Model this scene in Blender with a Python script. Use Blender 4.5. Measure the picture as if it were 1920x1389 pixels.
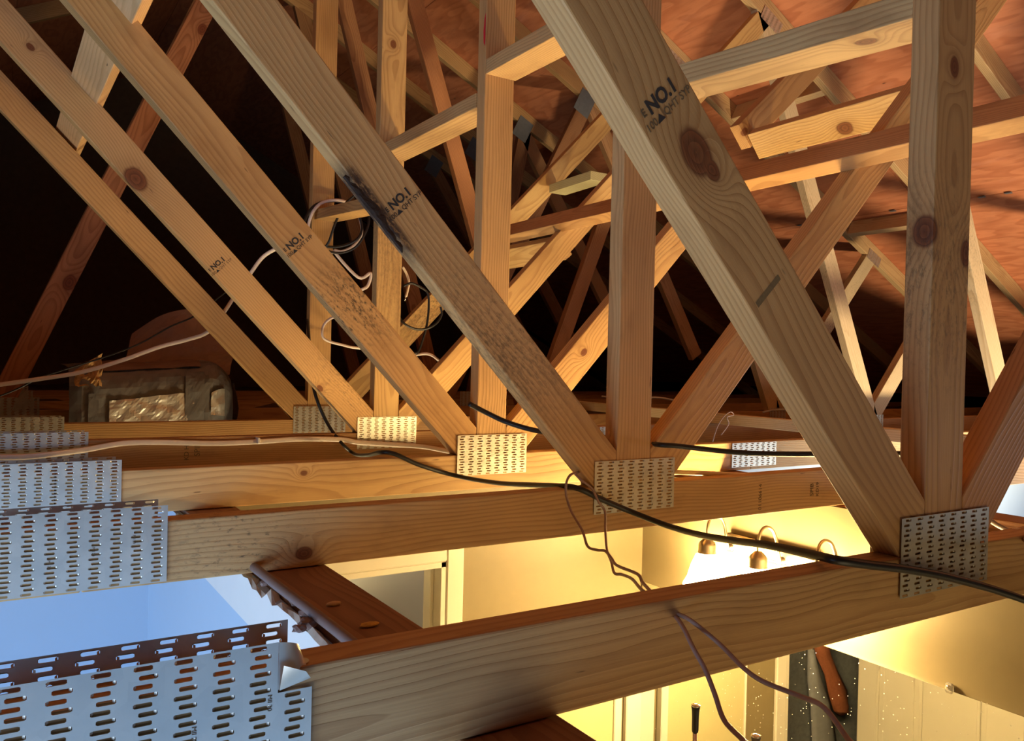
import bpy, bmesh, math, random
from mathutils import Vector, Matrix, noise as mnoise
random.seed(7)
for o in list(bpy.data.objects): bpy.data.objects.remove(o)
SC = bpy.context.scene
COL = SC.collection
PI = math.pi
# ------------------------------------------------------------------ camera
CAM = bpy.data.cameras.new('camera'); cam = bpy.data.objects.new('camera', CAM); COL.objects.link(cam)
CPOS = Vector((-1.0232, -0.6042, 0.2340))
RT = Vector((0.844286639, -0.535354033, 0.024002739)); UP = Vector((-0.015218539, 0.020819768, 0.999667411)); FW = Vector((0.535675712, 0.844371125, -0.009430546))
cam.matrix_world = Matrix(((RT.x, UP.x, -FW.x, CPOS.x), (RT.y, UP.y, -FW.y, CPOS.y), (RT.z, UP.z, -FW.z, CPOS.z), (0, 0, 0, 1)))
CAM.sensor_fit = 'HORIZONTAL'; CAM.sensor_width = 36.0; CAM.lens = 36.0 * 1531.985 / 1920.0
CAM.clip_start = 0.01; CAM.clip_end = 60
SC.camera = cam
# ------------------------------------------------------------------ world, exposure, daylight
W = bpy.data.worlds.new('attic_dark'); SC.world = W; W.use_nodes = True
W.node_tree.nodes['Background'].inputs[0].default_value = (0.5, 0.6, 0.8, 1)
W.node_tree.nodes['Background'].inputs[1].default_value = 0.0
SC.view_settings.view_transform = 'Standard'; SC.view_settings.look = 'None'
SC.view_settings.exposure = 0.0; SC.view_settings.gamma = 1.0; SC.view_settings.use_curve_mapping = False
def area(name, loc, rot, sx, sy, power, col):
    l = bpy.data.lights.new(name, 'AREA'); l.shape = 'RECTANGLE'; l.size = sx; l.size_y = sy; l.energy = power; l.color = col
    o = bpy.data.objects.new(name, l); COL.objects.link(o); o.location = loc; o.rotation_euler = rot
    return o
area('window_daylight_left', (-3.42, -0.35, -1.05), (0, -PI/2, 0), 1.3, 1.5, 80, (0.48, 0.70, 1.0))
area('window_daylight_right', (4.02, -0.2, -1.05), (0, PI/2, 0), 1.3, 1.7, 60, (0.86, 0.93, 1.0))
def spot(name, loc, aim, power, col, cone=150, blend=0.6, r=0.10):
    l = bpy.data.lights.new(name, 'SPOT'); l.energy = power; l.color = col; l.spot_size = math.radians(cone); l.spot_blend = blend; l.shadow_soft_size = r
    o = bpy.data.objects.new(name, l); COL.objects.link(o); o.location = loc
    o.rotation_euler = (Vector(aim)-Vector(loc)).to_track_quat('-Z','Y').to_euler(); return o
# unseen spots in the rooms below, throwing their light upwards
spot('uplight_right_room', (2.55, 0.15, -1.15), (2.7, 1.1, 1.4), 370, (1.0, 0.80, 0.52), 112)
spot('fill_bathroom_front', (0.15, -1.25, -1.05), (-0.1, 0.2, 1.0), 44, (1.0, 0.79, 0.45), 125, 0.8, 0.85)  # added fill for the truss fronts, in place of bathroom bounce
spot('uplight_hall', (0.0, 2.10, -1.15), (-0.1, 2.3, 0.0), 70, (1.0, 0.78, 0.42), 125, 0.7, 0.15)
spot('fill_left_room', (-2.2, -0.9, -1.3), (-1.2, 0.6, 1.2), 72, (0.84, 0.90, 1.0), 105, 0.8, 0.85)  # added fill behind the camera for the left webs
WARM = (1.0, 0.70, 0.30)
SHADE_STRENGTH = 225.0
# ------------------------------------------------------------------ helpers
def tag(o, label=None, cat=None, group=None, kind=None):
    if label: o['label'] = label
    if cat: o['category'] = cat
    if group: o['group'] = group
    if kind: o['kind'] = kind
    return o
def empty(name, loc):
    o = bpy.data.objects.new(name, None); COL.objects.link(o); o.location = loc; o.empty_display_size = 0.05
    return o
def link(name, me, mat, parent=None, mw=None):
    o = bpy.data.objects.new(name, me); COL.objects.link(o)
    if mat and not me.materials: me.materials.append(mat)
    mw = mw or Matrix.Identity(4)
    if parent:
        o.parent = parent
        pw = Matrix.Identity(4); chain = []; p = parent
        while p: chain.append(p); p = p.parent
        for q in reversed(chain): pw = pw @ q.matrix_basis
        o.matrix_basis = pw.inverted() @ mw
    else: o.matrix_basis = mw
    return o
def mesh(name, vs, fs, smooth=False):
    me = bpy.data.meshes.new(name); me.from_pydata([tuple(v) for v in vs], [], fs); me.update()
    if smooth:
        for p in me.polygons: p.use_smooth = True
    return me
def bevel(o, w=0.002, seg=1):
    m = o.modifiers.new('bevel', 'BEVEL'); m.width = w; m.segments = seg; m.limit_method = 'ANGLE'
    return o
BOXF = [(0,3,2,1),(4,5,6,7),(0,1,5,4),(1,2,6,5),(2,3,7,6),(3,0,4,7)]
def boxv(x0,x1,y0,y1,z0,z1):
    return [(x0,y0,z0),(x1,y0,z0),(x1,y1,z0),(x0,y1,z0),(x0,y0,z1),(x1,y0,z1),(x1,y1,z1),(x0,y1,z1)]
def boxes(name, bl, mat, parent=None, bev=0.0):
    """boxes in world coordinates joined to one mesh, origin at their centre"""
    vs=[]; fs=[]
    for b in bl:
        n=len(vs); vs+=boxv(*b); fs+=[tuple(i+n for i in f) for f in BOXF]
    c = Vector([sum(v[i] for v in vs)/len(vs) for i in range(3)])
    o = link(name, mesh(name, [Vector(v)-c for v in vs], fs), mat, parent, Matrix.Translation(c))
    if bev: bevel(o, bev)
    return o
def clip(poly, a, b, c):
    """keep a*x+b*z<=c"""
    out=[]
    for i in range(len(poly)):
        p=poly[i]; q=poly[(i+1)%len(poly)]
        dp=a*p[0]+b*p[1]-c; dq=a*q[0]+b*q[1]-c
        if dp<=0: out.append(p)
        if dp*dq<0:
            t=dp/(dp-dq); out.append((p[0]+t*(q[0]-p[0]), p[1]+t*(q[1]-p[1])))
    return out
SEED=[1.0]
def setwood(o, M, tint=(1,1,1), knots=(), bark=None, mold=None, seed=None):
    SEED[0]+=3.713
    o['seed'] = float(seed if seed is not None else SEED[0] % 41.0)
    o['tint'] = [float(t) for t in tint]
    Mi = M.inverted()
    for i,k in enumerate(knots[:3]):
        l = Mi @ Vector(k[:3]); o['knot%d'%(i+1)] = [float(c) for c in l]; o['knotr%d'%(i+1)] = float(k[3])
    if bark: o['bark'] = [float(c) for c in bark]
    if mold: o['mold'] = [float(c) for c in mold]
def member(name, poly, yf, t, ang, mat, parent, **kw):
    """a prism lying in a truss plane: poly in (X,Z), front face at Y=yf, grain along angle ang"""
    cx=sum(p[0] for p in poly)/len(poly); cz=sum(p[1] for p in poly)/len(poly)
    u=Vector((math.cos(ang),0,math.sin(ang))); v=Vector((-math.sin(ang),0,math.cos(ang)))
    M=Matrix(((u.x,v.x,0,cx),(u.y,v.y,-1,yf+t/2),(u.z,v.z,0,cz),(0,0,0,1)))
    L=[((p[0]-cx)*u.x+(p[1]-cz)*u.z,(p[0]-cx)*v.x+(p[1]-cz)*v.z) for p in poly]
    ar=sum(L[i][0]*L[(i+1)%len(L)][1]-L[(i+1)%len(L)][0]*L[i][1] for i in range(len(L)))
    if ar<0: L.reverse()
    n=len(L)
    vs=[(x,y,t/2) for x,y in L]+[(x,y,-t/2) for x,y in L]
    fs=[tuple(range(n)), tuple(reversed(range(n,2*n)))]+[(i,n+i,n+(i+1)%n,(i+1)%n) for i in range(n)]
    o=link(name, mesh(name,vs,fs), mat, parent, M); bevel(o,0.0022,2)
    setwood(o, M, **kw)
    return o
def strip(x0,z0,ang,w,L0,L1):
    """strip whose left-hand edge (seen along ang) starts at x0,z0; width to the right"""
    c,s=math.cos(ang),math.sin(ang)
    return [(x0+c*L0,z0+s*L0),(x0+c*L1,z0+s*L1),(x0+c*L1+s*w,z0+s*L1-c*w),(x0+c*L0+s*w,z0+s*L0-c*w)]
def cstrip(p,q,w,e0=0,e1=0):
    a=math.atan2(q[1]-p[1],q[0]-p[0]); L=math.hypot(q[0]-p[0],q[1]-p[1]); c,s=math.cos(a),math.sin(a)
    return strip(p[0]-s*w/2,p[1]+c*w/2,a,w,-e0,L+e1), a
def board(name, p0, p1, v, w, t, mat, parent=None, **kw):
    """free board between two points; v = width direction, thickness along u x v"""
    p0=Vector(p0); p1=Vector(p1); u=(p1-p0).normalized(); v=Vector(v); v=(v-u*v.dot(u)).normalized(); n=u.cross(v)
    L=(p1-p0).length; c=(p0+p1)/2
    M=Matrix(((u.x,v.x,n.x,c.x),(u.y,v.y,n.y,c.y),(u.z,v.z,n.z,c.z),(0,0,0,1)))
    o=link(name, mesh(name, boxv(-L/2,L/2,-w/2,w/2,-t/2,t/2), BOXF), mat, parent, M); bevel(o,0.002,2)
    setwood(o,M,**kw)
    return o
def smoothpts(pts, sub=6):
    P=[Vector(p) for p in pts]; out=[]
    for i in range(len(P)-1):
        a=P[max(i-1,0)]; b=P[i]; c=P[i+1]; d=P[min(i+2,len(P)-1)]
        for k in range(sub):
            t=k/sub
            out.append(0.5*((2*b)+(c-a)*t+(2*a-5*b+4*c-d)*t*t+(3*b-a-3*c+d)*t**3))
    out.append(P[-1]); return out
def tube(name, pts, r, mat, parent=None, sides=8, sub=6, flat=1.0):
    P=smoothpts(pts,sub) if sub>1 else [Vector(p) for p in pts]
    c=sum(P,Vector())/len(P); vs=[]; fs=[]; prev=None
    for i,p in enumerate(P):
        t=(P[min(i+1,len(P)-1)]-P[max(i-1,0)]).normalized()
        if prev is None:
            a=Vector((0,0,1)) if abs(t.z)<0.9 else Vector((1,0,0))
            nrm=(a-t*a.dot(t)).normalized()
        else: nrm=(prev-t*prev.dot(t)).normalized()
        prev=nrm; b=t.cross(nrm)
        for k in range(sides):
            a=2*PI*k/sides; vs.append(p-c+nrm*math.cos(a)*r+b*math.sin(a)*r*flat)
    for i in range(len(P)-1):
        for k in range(sides):
            k2=(k+1)%sides; fs.append((i*sides+k,i*sides+k2,(i+1)*sides+k2,(i+1)*sides+k))
    fs.append(tuple(reversed(range(sides)))); n=(len(P)-1)*sides; fs.append(tuple(range(n,n+sides)))
    return link(name, mesh(name,vs,fs,True), mat, parent, Matrix.Translation(c))
def lathe(name, prof, mat, parent, mw, seg=28, cap=True):
    vs=[]; fs=[]
    for r,z in prof:
        for k in range(seg):
            a=2*PI*k/seg; vs.append((r*math.cos(a),r*math.sin(a),z))
    for i in range(len(prof)-1):
        for k in range(seg):
            k2=(k+1)%seg; fs.append((i*seg+k,i*seg+k2,(i+1)*seg+k2,(i+1)*seg+k))
    if cap:
        fs.append(tuple(reversed(range(seg)))); n=(len(prof)-1)*seg; fs.append(tuple(range(n,n+seg)))
    return link(name, mesh(name,vs,fs,True), mat, parent, mw)
# ------------------------------------------------------------------ materials
class NT:
    def __init__(s, name):
        s.m=bpy.data.materials.new(name); s.m.use_nodes=True; s.t=s.m.node_tree; s.t.nodes.clear()
        s.out=s.t.nodes.new('ShaderNodeOutputMaterial')
    def n(s, ty, **kw):
        x=s.t.nodes.new(ty)
        for k,v in kw.items(): setattr(x,k,v)
        return x
    def put(s, sock, v):
        if v is None: return
        if hasattr(v,'is_linked') or isinstance(v,bpy.types.NodeSocket): s.t.links.new(v,sock)
        else:
            if isinstance(v,(tuple,list)) and len(v)==3 and sock.type=='RGBA': v=tuple(v)+(1,)
            sock.default_value=v
    def M(s, op, a, b=None, c=None, clamp=False):
        x=s.n('ShaderNodeMath',operation=op,use_clamp=clamp)
        for i,v in enumerate((a,b,c)): s.put(x.inputs[i],v)
        return x.outputs[0]
    def V(s, x, y, z):
        c=s.n('ShaderNodeCombineXYZ')
        for i,v in enumerate((x,y,z)): s.put(c.inputs[i],v)
        return c.outputs[0]
    def sep(s, v):
        c=s.n('ShaderNodeSeparateXYZ'); s.put(c.inputs[0],v); return c.outputs
    def ss(s, v, a, b):
        x=s.n('ShaderNodeMapRange',interpolation_type='SMOOTHSTEP'); s.put(x.inputs[0],v); s.put(x.inputs[1],a); s.put(x.inputs[2],b)
        return x.outputs[0]
    def noise(s, v, scale=1.0, detail=2.0, rough=0.5):
        x=s.n('ShaderNodeTexNoise'); s.put(x.inputs['Vector'],v); x.inputs['Scale'].default_value=scale; x.inputs['Detail'].default_value=detail; x.inputs['Roughness'].default_value=rough
        return x.outputs[0]
    def mix(s, f, a, b, blend='MIX'):
        x=s.n('ShaderNodeMix',data_type='RGBA',blend_type=blend); s.put(x.inputs[0],f); s.put(x.inputs[6],a); s.put(x.inputs[7],b)
        return x.outputs[2]
    def obj(s):
        return s.n('ShaderNodeTexCoord').outputs['Object']
    def attr(s, name):
        return s.n('ShaderNodeAttribute',attribute_type='OBJECT',attribute_name=name)
    def bsdf(s, col, rough=0.5, metal=0.0, bump=None, bd=0.002, bs=0.3, spec=0.5, **kw):
        b=s.n('ShaderNodeBsdfPrincipled'); s.put(b.inputs['Base Color'],col); s.put(b.inputs['Roughness'],rough); s.put(b.inputs['Metallic'],metal)
        b.inputs['Specular IOR Level'].default_value=spec
        for k,v in kw.items(): s.put(b.inputs[k.replace('_',' ')],v)
        if bump is not None:
            bn=s.n('ShaderNodeBump'); bn.inputs['Strength'].default_value=bs; bn.inputs['Distance'].default_value=bd; s.put(bn.inputs['Height'],bump); s.t.links.new(bn.outputs[0],b.inputs['Normal'])
        s.t.links.new(b.outputs[0],s.out.inputs[0]); return b
def flat(name, col, rough=0.5, metal=0.0, var=0.0, scale=8.0, spec=0.5, bump=0.0, **kw):
    t=NT(name); c=col; bp=None
    if var or bump:
        nz=t.noise(t.obj(),scale,4.0,0.6)
        if var: c=t.mix(nz,tuple(x*(1-var) for x in col),tuple(min(1,x*(1+var)) for x in col))
        if bump: bp=nz
    t.bsdf(c,rough,metal,bp,bs=bump or 0.1,spec=spec,**kw); return t.m
def wood(name, early, late, ringw=0.0068, dirt=0.35):
    t=NT(name); x,y,z=t.sep(t.obj())
    sd=t.attr('seed').outputs['Fac']
    fr=lambda k:t.M('FRACT',t.M('MULTIPLY',sd,k))
    y0=t.M('MULTIPLY',t.M('SUBTRACT',fr(0.731),0.5),0.16)
    zs=t.M('SUBTRACT',t.M('MULTIPLY',t.M('GREATER_THAN',fr(0.517),0.5),2.0),1.0)
    z0=t.M('MULTIPLY',zs,t.M('ADD',0.012,t.M('MULTIPLY',fr(0.379),0.085)))
    n1=t.noise(t.V(t.M('MULTIPLY_ADD',x,1.6,sd),t.M('MULTIPLY_ADD',y,3.0,sd),t.M('MULTIPLY',z,3.0)),1.0,2.0)
    n1b=t.noise(t.V(t.M('MULTIPLY_ADD',x,1.9,sd),t.M('MULTIPLY',y,3.0),t.M('MULTIPLY_ADD',z,3.0,t.M('MULTIPLY',sd,1.7))),1.0,2.0)
    n2=t.noise(t.V(t.M('MULTIPLY_ADD',x,9.0,sd),t.M('MULTIPLY',y,40.0),t.M('MULTIPLY',z,40.0)),1.0,2.0)
    yy=t.M('SUBTRACT',t.M('MULTIPLY_ADD',t.M('SUBTRACT',n1,0.5),0.07,y),y0)
    zz=t.M('SUBTRACT',t.M('MULTIPLY_ADD',t.M('SUBTRACT',n1b,0.5),0.055,z),z0)
    r=t.M('SQRT',t.M('ADD',t.M('MULTIPLY',yy,yy),t.M('MULTIPLY',zz,zz)))
    ring=t.M('ADD',t.M('DIVIDE',r,ringw),t.M('MULTIPLY',n2,0.5))
    kmask=None; kd=None
    for i in (1,2,3):
        kv=t.sep(t.attr('knot%d'%i).outputs['Vector']); kr=t.attr('knotr%d'%i).outputs['Fac']
        dx=t.M('MULTIPLY',t.M('SUBTRACT',x,kv[0]),0.72); dy=t.M('SUBTRACT',y,kv[1]); dz=t.M('SUBTRACT',z,kv[2])
        d=t.M('DIVIDE',t.M('SQRT',t.M('ADD',t.M('ADD',t.M('MULTIPLY',dx,dx),t.M('MULTIPLY',dy,dy)),t.M('MULTIPLY',dz,dz))),t.M('ADD',kr,0.00002))
        d=t.M('ADD',d,t.M('MULTIPLY',t.M('SUBTRACT',n2,0.5),0.45))
        ring=t.M('ADD',ring,t.M('MULTIPLY',4.0,t.M('EXPONENT',t.M('MULTIPLY',t.M('MULTIPLY',d,d),-0.22))))
        kd=d if kd is None else t.M('MINIMUM',kd,d)
    kmask=t.M('SUBTRACT',1.0,t.ss(kd,0.75,1.1)); khalo=t.M('SUBTRACT',1.0,t.ss(kd,0.9,2.2))
    f=t.M('FRACT',ring)
    lw=t.M('MULTIPLY',t.ss(f,0.35,0.88),t.M('SUBTRACT',1.0,t.ss(f,0.92,1.0)))
    big=t.noise(t.V(t.M('MULTIPLY_ADD',x,2.2,sd),t.M('MULTIPLY',y,9.0),t.M('MULTIPLY_ADD',z,9.0,sd)),1.0,3.0)
    fib=t.noise(t.V(t.M('MULTIPLY',x,14.0),t.M('MULTIPLY_ADD',y,420.0,sd),t.M('MULTIPLY',z,420.0)),1.0,2.0)
    fine=t.noise(t.V(t.M('MULTIPLY_ADD',x,70.0,sd),t.M('MULTIPLY',y,150.0),t.M('MULTIPLY',z,150.0)),1.0,6.0,0.75)
    c=t.mix(t.M('MULTIPLY',lw,t.M('MULTIPLY_ADD',big,0.75,0.12)),early,late)
    c=t.mix(t.M('MULTIPLY',t.ss(big,0.45,0.75),dirt),c,tuple(l*0.8 for l in late))
    c=t.mix(t.M('MULTIPLY',t.M('SUBTRACT',fib,0.35),0.35),c,tuple(l*0.55 for l in late))
    c=t.mix(t.M('MULTIPLY',khalo,0.35),c,tuple(l*0.9 for l in late))
    kcol=t.mix(t.M('FRACT',t.M('MULTIPLY',kd,2.6)),(0.13,0.045,0.018),(0.24,0.09,0.035))
    c=t.mix(kmask,c,kcol)
    pit=t.noise(t.V(t.M('MULTIPLY_ADD',x,16.0,sd),t.M('MULTIPLY',y,90.0),t.M('MULTIPLY_ADD',z,90.0,sd)),1.0,2.0)
    c=t.mix(t.M('MULTIPLY',t.ss(pit,0.74,0.80),0.7),c,(0.10,0.05,0.022))
    c=t.mix(t.M('MULTIPLY',t.ss(t.noise(t.V(t.M('MULTIPLY_ADD',x,5.0,sd),t.M('MULTIPLY',y,14.0),t.M('MULTIPLY_ADD',z,14.0,sd)),1.0,5.0,0.65),0.52,0.78),0.45),c,tuple(l*0.75 for l in late))
    # mould flecks and bark kept to where the piece carries them
    mo=t.sep(t.attr('mold').outputs['Vector'])
    mm=t.M('SUBTRACT',1.0,t.ss(t.M('ABSOLUTE',t.M('SUBTRACT',x,mo[0])),0.0,t.M('ADD',mo[1],0.00001)))
    mm=t.M('MULTIPLY',t.M('MULTIPLY',mm,mo[2]),t.ss(t.M('MULTIPLY_ADD',big,0.5,fine),0.72,0.9))
    c=t.mix(t.M('MINIMUM',mm,0.85),c,(0.05,0.04,0.03))
    ba=t.sep(t.attr('bark').outputs['Vector'])
    bx=t.M('MULTIPLY',t.ss(x,t.M('SUBTRACT',ba[0],0.03),t.M('ADD',ba[0],0.03)),t.M('SUBTRACT',1.0,t.ss(x,t.M('SUBTRACT',ba[1],0.05),t.M('ADD',ba[1],0.05))))
    by=t.M('SUBTRACT',1.0,t.ss(t.M('ADD',t.M('ADD',y,0.0427),t.M('MULTIPLY',t.M('SUBTRACT',n1,0.5),0.05)),t.M('MULTIPLY',ba[2],0.5),t.M('ADD',ba[2],0.00001)))
    bm=t.M('MULTIPLY',t.M('MULTIPLY',bx,by),t.M('GREATER_THAN',ba[2],0.0005))
    c=t.mix(t.M('MULTIPLY',bm,t.ss(fine,0.25,0.55)),c,(0.055,0.035,0.028))
    c=t.mix(1.0,c,t.attr('tint').outputs['Color'],'MULTIPLY')
    h=t.M('ADD',t.M('MULTIPLY',lw,0.6),t.M('MULTIPLY',fib,0.5))
    t.bsdf(c,0.58,0.0,h,bd=0.0007,bs=0.45,spec=0.35)
    return t.m
PINE=wood('pine_lumber',(0.63,0.415,0.19),(0.38,0.205,0.08))
PINE_PALE=wood('pine_pale',(0.66,0.50,0.29),(0.46,0.30,0.14),dirt=0.15)
PINE_OLD=wood('pine_aged',(0.50,0.29,0.14),(0.24,0.105,0.042),dirt=0.5)
def plywood():
    t=NT('plywood_red'); x,y,z=t.sep(t.obj()); sd=t.attr('seed').outputs['Fac']
    n1=t.noise(t.V(t.M('MULTIPLY_ADD',x,4.0,sd),t.M('MULTIPLY_ADD',y,1.1,sd),z),1.0,3.0,0.6)
    f=t.M('FRACT',t.M('ADD',t.M('MULTIPLY',n1,9.0),t.M('MULTIPLY',x,2.2)))
    band=t.M('MULTIPLY',t.ss(f,0.2,0.8),t.M('SUBTRACT',1.0,t.ss(f,0.85,1.0)))
    n2=t.noise(t.V(t.M('MULTIPLY',x,50.0),t.M('MULTIPLY_ADD',y,6.0,sd),z),1.0,4.0,0.65)
    c=t.mix(t.M('MULTIPLY',band,0.6),(0.53,0.195,0.085),(0.37,0.112,0.045))
    c=t.mix(t.M('MULTIPLY',t.ss(n2,0.45,0.8),0.6),c,(0.30,0.095,0.04))
    p=t.noise(t.V(t.M('MULTIPLY',x,28.0),t.M('MULTIPLY_ADD',y,9.0,sd),z),1.0,2.0)
    c=t.mix(t.ss(p,0.74,0.80),c,(0.06,0.02,0.012))
    c=t.mix(t.M('MULTIPLY',t.ss(t.noise(t.V(t.M('MULTIPLY',x,9.0),t.M('MULTIPLY_ADD',y,2.5,sd),z),1.0,4.0),0.60,0.78),0.3),c,(0.60,0.30,0.20))
    t.bsdf(c,0.6,0.0,n2,bd=0.001,bs=0.3,spec=0.3); return t.m
PLY=plywood()
def galv():
    t=NT('galvanised_steel'); v=t.n('ShaderNodeTexVoronoi'); t.put(v.inputs['Vector'],t.obj()); v.inputs['Scale'].default_value=60
    n=t.noise(t.obj(),25.0,4.0,0.6); c=t.mix(n,(0.56,0.54,0.46),(0.78,0.75,0.66))
    c=t.mix(t.M('MULTIPLY',t.sep(v.outputs['Color'])[0],0.25),c,(0.50,0.49,0.44))
    t.bsdf(c,t.M('MULTIPLY_ADD',n,0.25,0.34),0.88,t.noise(t.obj(),9.0,2.0),bd=0.004,bs=0.25); return t.m
GALV=galv()
GALVD=flat('dull_galvanised',(0.20,0.22,0.23),0.55,0.6,0.2,40)
STAMP=flat('ink_stamp',(0.03,0.025,0.022),0.8)
STAMPF=flat('faded_ink',(0.13,0.085,0.04),0.8)
REDP=flat('red_marker',(0.62,0.015,0.03),0.6)
WALLY=flat('cream_paint',(0.20,0.155,0.078),0.55,0,0.05,30,0.3,0.06)
WALLB=flat('pale_blue_paint',(0.48,0.62,0.78),0.6,0,0.02,20,0.3)
RAWDW=flat('bare_drywall_face',(0.80,0.80,0.78),0.75,0,0.03,20,0.2)
GYPS=flat('torn_gypsum',(0.62,0.55,0.45),0.9,0,0.3,60,0.1,0.4)
TRIMW=flat('white_trim_paint',(0.60,0.56,0.46),0.35,0,0.02,20,0.4)
DOORW=flat('white_door_paint',(0.50,0.47,0.38),0.4,0,0.02,20,0.4)
OLIVE=flat('olive_panel',(0.48,0.42,0.22),0.35,0,0.04,10,0.4)
HALL=flat('hall_paint',(0.62,0.62,0.55),0.6,0,0.04,10,0.3)
GREYC=flat('dim_hall_grey',(0.13,0.14,0.15),0.9,0,0.4,60,0.1)  # dark tone standing for the dim hall behind the doorway
LGREY=flat('light_grey_fabric',(0.22,0.23,0.25),0.9,0,0.15,60,0.1)
BROWNC=flat('brown_arm_tone',(0.28,0.10,0.05),0.95,0,0.3,120,0.1,0.5)  # colour of the shape standing in for an arm
FLOORM=flat('floor_vinyl',(0.50,0.42,0.30),0.4,0,0.1,12,0.4)
NICKEL=flat('brushed_nickel',(0.42,0.35,0.25),0.30,1.0,0.06,40)
CHROME=flat('chrome',(0.85,0.85,0.83),0.08,1.0)
BLACKR=flat('black_rubber',(0.018,0.018,0.02),0.5,0,0.2,80)
CABLE_K=flat('black_cable_jacket',(0.012,0.011,0.011),0.42,0,0.2,90)
CABLE_W=flat('white_cable_jacket',(0.80,0.66,0.55),0.4,0,0.08,60)
CABLE_T=flat('tan_cable_jacket',(0.72,0.60,0.42),0.4,0,0.08,60)
CABLE_B=flat('brown_bell_wire',(0.34,0.23,0.19),0.5,0,0.2,120)
PIPEM=flat('brown_pipe',(0.20,0.13,0.11),0.5,0,0.2,30)
PLASTW=flat('white_plastic',(0.82,0.80,0.74),0.35)
FOIL=flat('crumpled_foil',(0.92,0.88,0.78),0.34,0.8,0.08,20,0.5,0.7)
TAPE=flat('grey_duct_tape',(0.22,0.21,0.205),0.34,0.45,0.2,18,0.5,0.7)
KRAFT=flat('dark_duct_wrap',(0.26,0.15,0.10),0.5,0.1,0.3,12,0.5,0.6)
FLUFF=flat('tan_fibreglass',(0.50,0.28,0.11),0.95,0,0.4,70,0.1,0.8)
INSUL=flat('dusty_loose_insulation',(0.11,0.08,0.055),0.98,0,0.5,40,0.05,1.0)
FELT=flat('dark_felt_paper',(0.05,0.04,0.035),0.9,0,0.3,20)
SIDING=flat('dark_gable_boarding',(0.16,0.095,0.05),0.8,0,0.3,20)
def glassm():
    t=NT('clear_plastic'); t.bsdf((0.95,0.92,0.85),0.08,0.0,Transmission_Weight=0.85,IOR=1.45); return t.m
CLEAR=glassm()
def mirrorm():
    t=NT('spotted_mirror'); v=t.n('ShaderNodeTexVoronoi'); t.put(v.inputs['Vector'],t.obj()); v.inputs['Scale'].default_value=110
    keep=t.M('GREATER_THAN',t.sep(v.outputs['Color'])[1],0.72)
    spot=t.M('MULTIPLY',t.M('SUBTRACT',1.0,t.ss(v.outputs['Distance'],0.05,0.16)),keep)
    c=t.mix(spot,(0.86,0.87,0.85),(0.9,0.86,0.78))
    t.bsdf(c,t.M('MULTIPLY_ADD',spot,0.6,0.015),t.M('SUBTRACT',1.0,spot)); return t.m
MIRROR=mirrorm()
def emis(name,col,st):
    t=NT(name); e=t.n('ShaderNodeEmission'); e.inputs[0].default_value=tuple(col)+(1,); e.inputs[1].default_value=st; t.t.links.new(e.outputs[0],t.out.inputs[0]); return t.m
SHADE=emis('lit_frosted_glass',WARM,SHADE_STRENGTH)
# ------------------------------------------------------------------ structure: rooms below the open ceiling
ZF = -2.39                 # floor
YB = 1.516                 # back wall of bathroom
def struct(name, bl, mat, kind='structure'):
    return tag(boxes(name, bl, mat), kind=kind)
struct('floor', [(-3.3,4.0,-1.7,3.4,ZF-0.1,ZF)], FLOORM)
# bathroom walls: finished faces
struct('wall_left', [(-0.585,-0.571,-1.6,YB,ZF,-0.128)], WALLY)
struct('wall_right', [(0.87,0.884,-1.6,YB,ZF,-0.128)], WALLY)
DX0,DX1,DH = -0.515,0.104,-0.351      # door opening in the back wall
struct('wall_back', [(-0.571,DX0,YB,YB+0.09,ZF,-0.128),(DX1,0.87,YB,YB+0.09,ZF,-0.128),(DX0,DX1,YB,YB+0.09,DH,-0.128)], WALLY)
struct('wall_front', [(-0.571,0.87,-1.69,-1.6,ZF,-0.10)], WALLY)
# hall beyond the bathroom door
struct('wall_hall_back', [(-1.6,1.6,2.75,2.80,ZF,-0.1)], HALL)
struct('wall_hall_left', [(-1.6,-1.55,YB+0.09,2.75,ZF,-0.1)], HALL)
struct('wall_hall_right', [(1.55,1.6,YB+0.09,2.75,ZF,-0.1)], HALL)
hl=bpy.data.lights.new('hall_fill','POINT'); hl.energy=5; hl.color=(1.0,0.86,0.62); hl.shadow_soft_size=0.12  # unseen point added to brighten the hall wall, no fixture there
ho=bpy.data.objects.new('hall_fill',hl); COL.objects.link(ho); ho.location=(0.75,2.1,-0.35)
# room left (daylight) and room right
struct('wall_daylight_room_side', [(-0.694,-0.682,-1.6,1.56,ZF,-0.101)], WALLB)
struct('wall_daylight_room_back', [(-3.3,-0.684,1.56,1.62,ZF,-0.09)], WALLB)
struct('wall_daylight_room_front', [(-3.3,-0.684,-1.69,-1.6,ZF,-0.09)], WALLB)
struct('wall_daylight_room_window', [(-3.35,-3.3,-1.6,-1.1,ZF,-0.09),(-3.35,-3.3,0.4,1.56,ZF,-0.09),(-3.35,-3.3,-1.1,0.4,ZF,-1.75),(-3.35,-3.3,-1.1,0.4,-0.4,-0.09)], WALLB)
struct('wall_right_room_side', [(0.973,0.986,-1.6,1.56,ZF,-0.128)], WALLB)
struct('wall_right_room_back', [(0.986,3.95,1.56,1.62,ZF,-0.09)], WALLB)
struct('wall_right_room_front', [(0.986,3.95,-1.69,-1.6,ZF,-0.09)], WALLB)
struct('wall_right_room_window', [(3.9,3.95,-1.6,-1.05,ZF,-0.09),(3.9,3.95,0.65,1.56,ZF,-0.09),(3.9,3.95,-1.05,0.65,ZF,-1.75),(3.9,3.95,-1.05,0.65,-0.4,-0.09)], WALLB)
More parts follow.
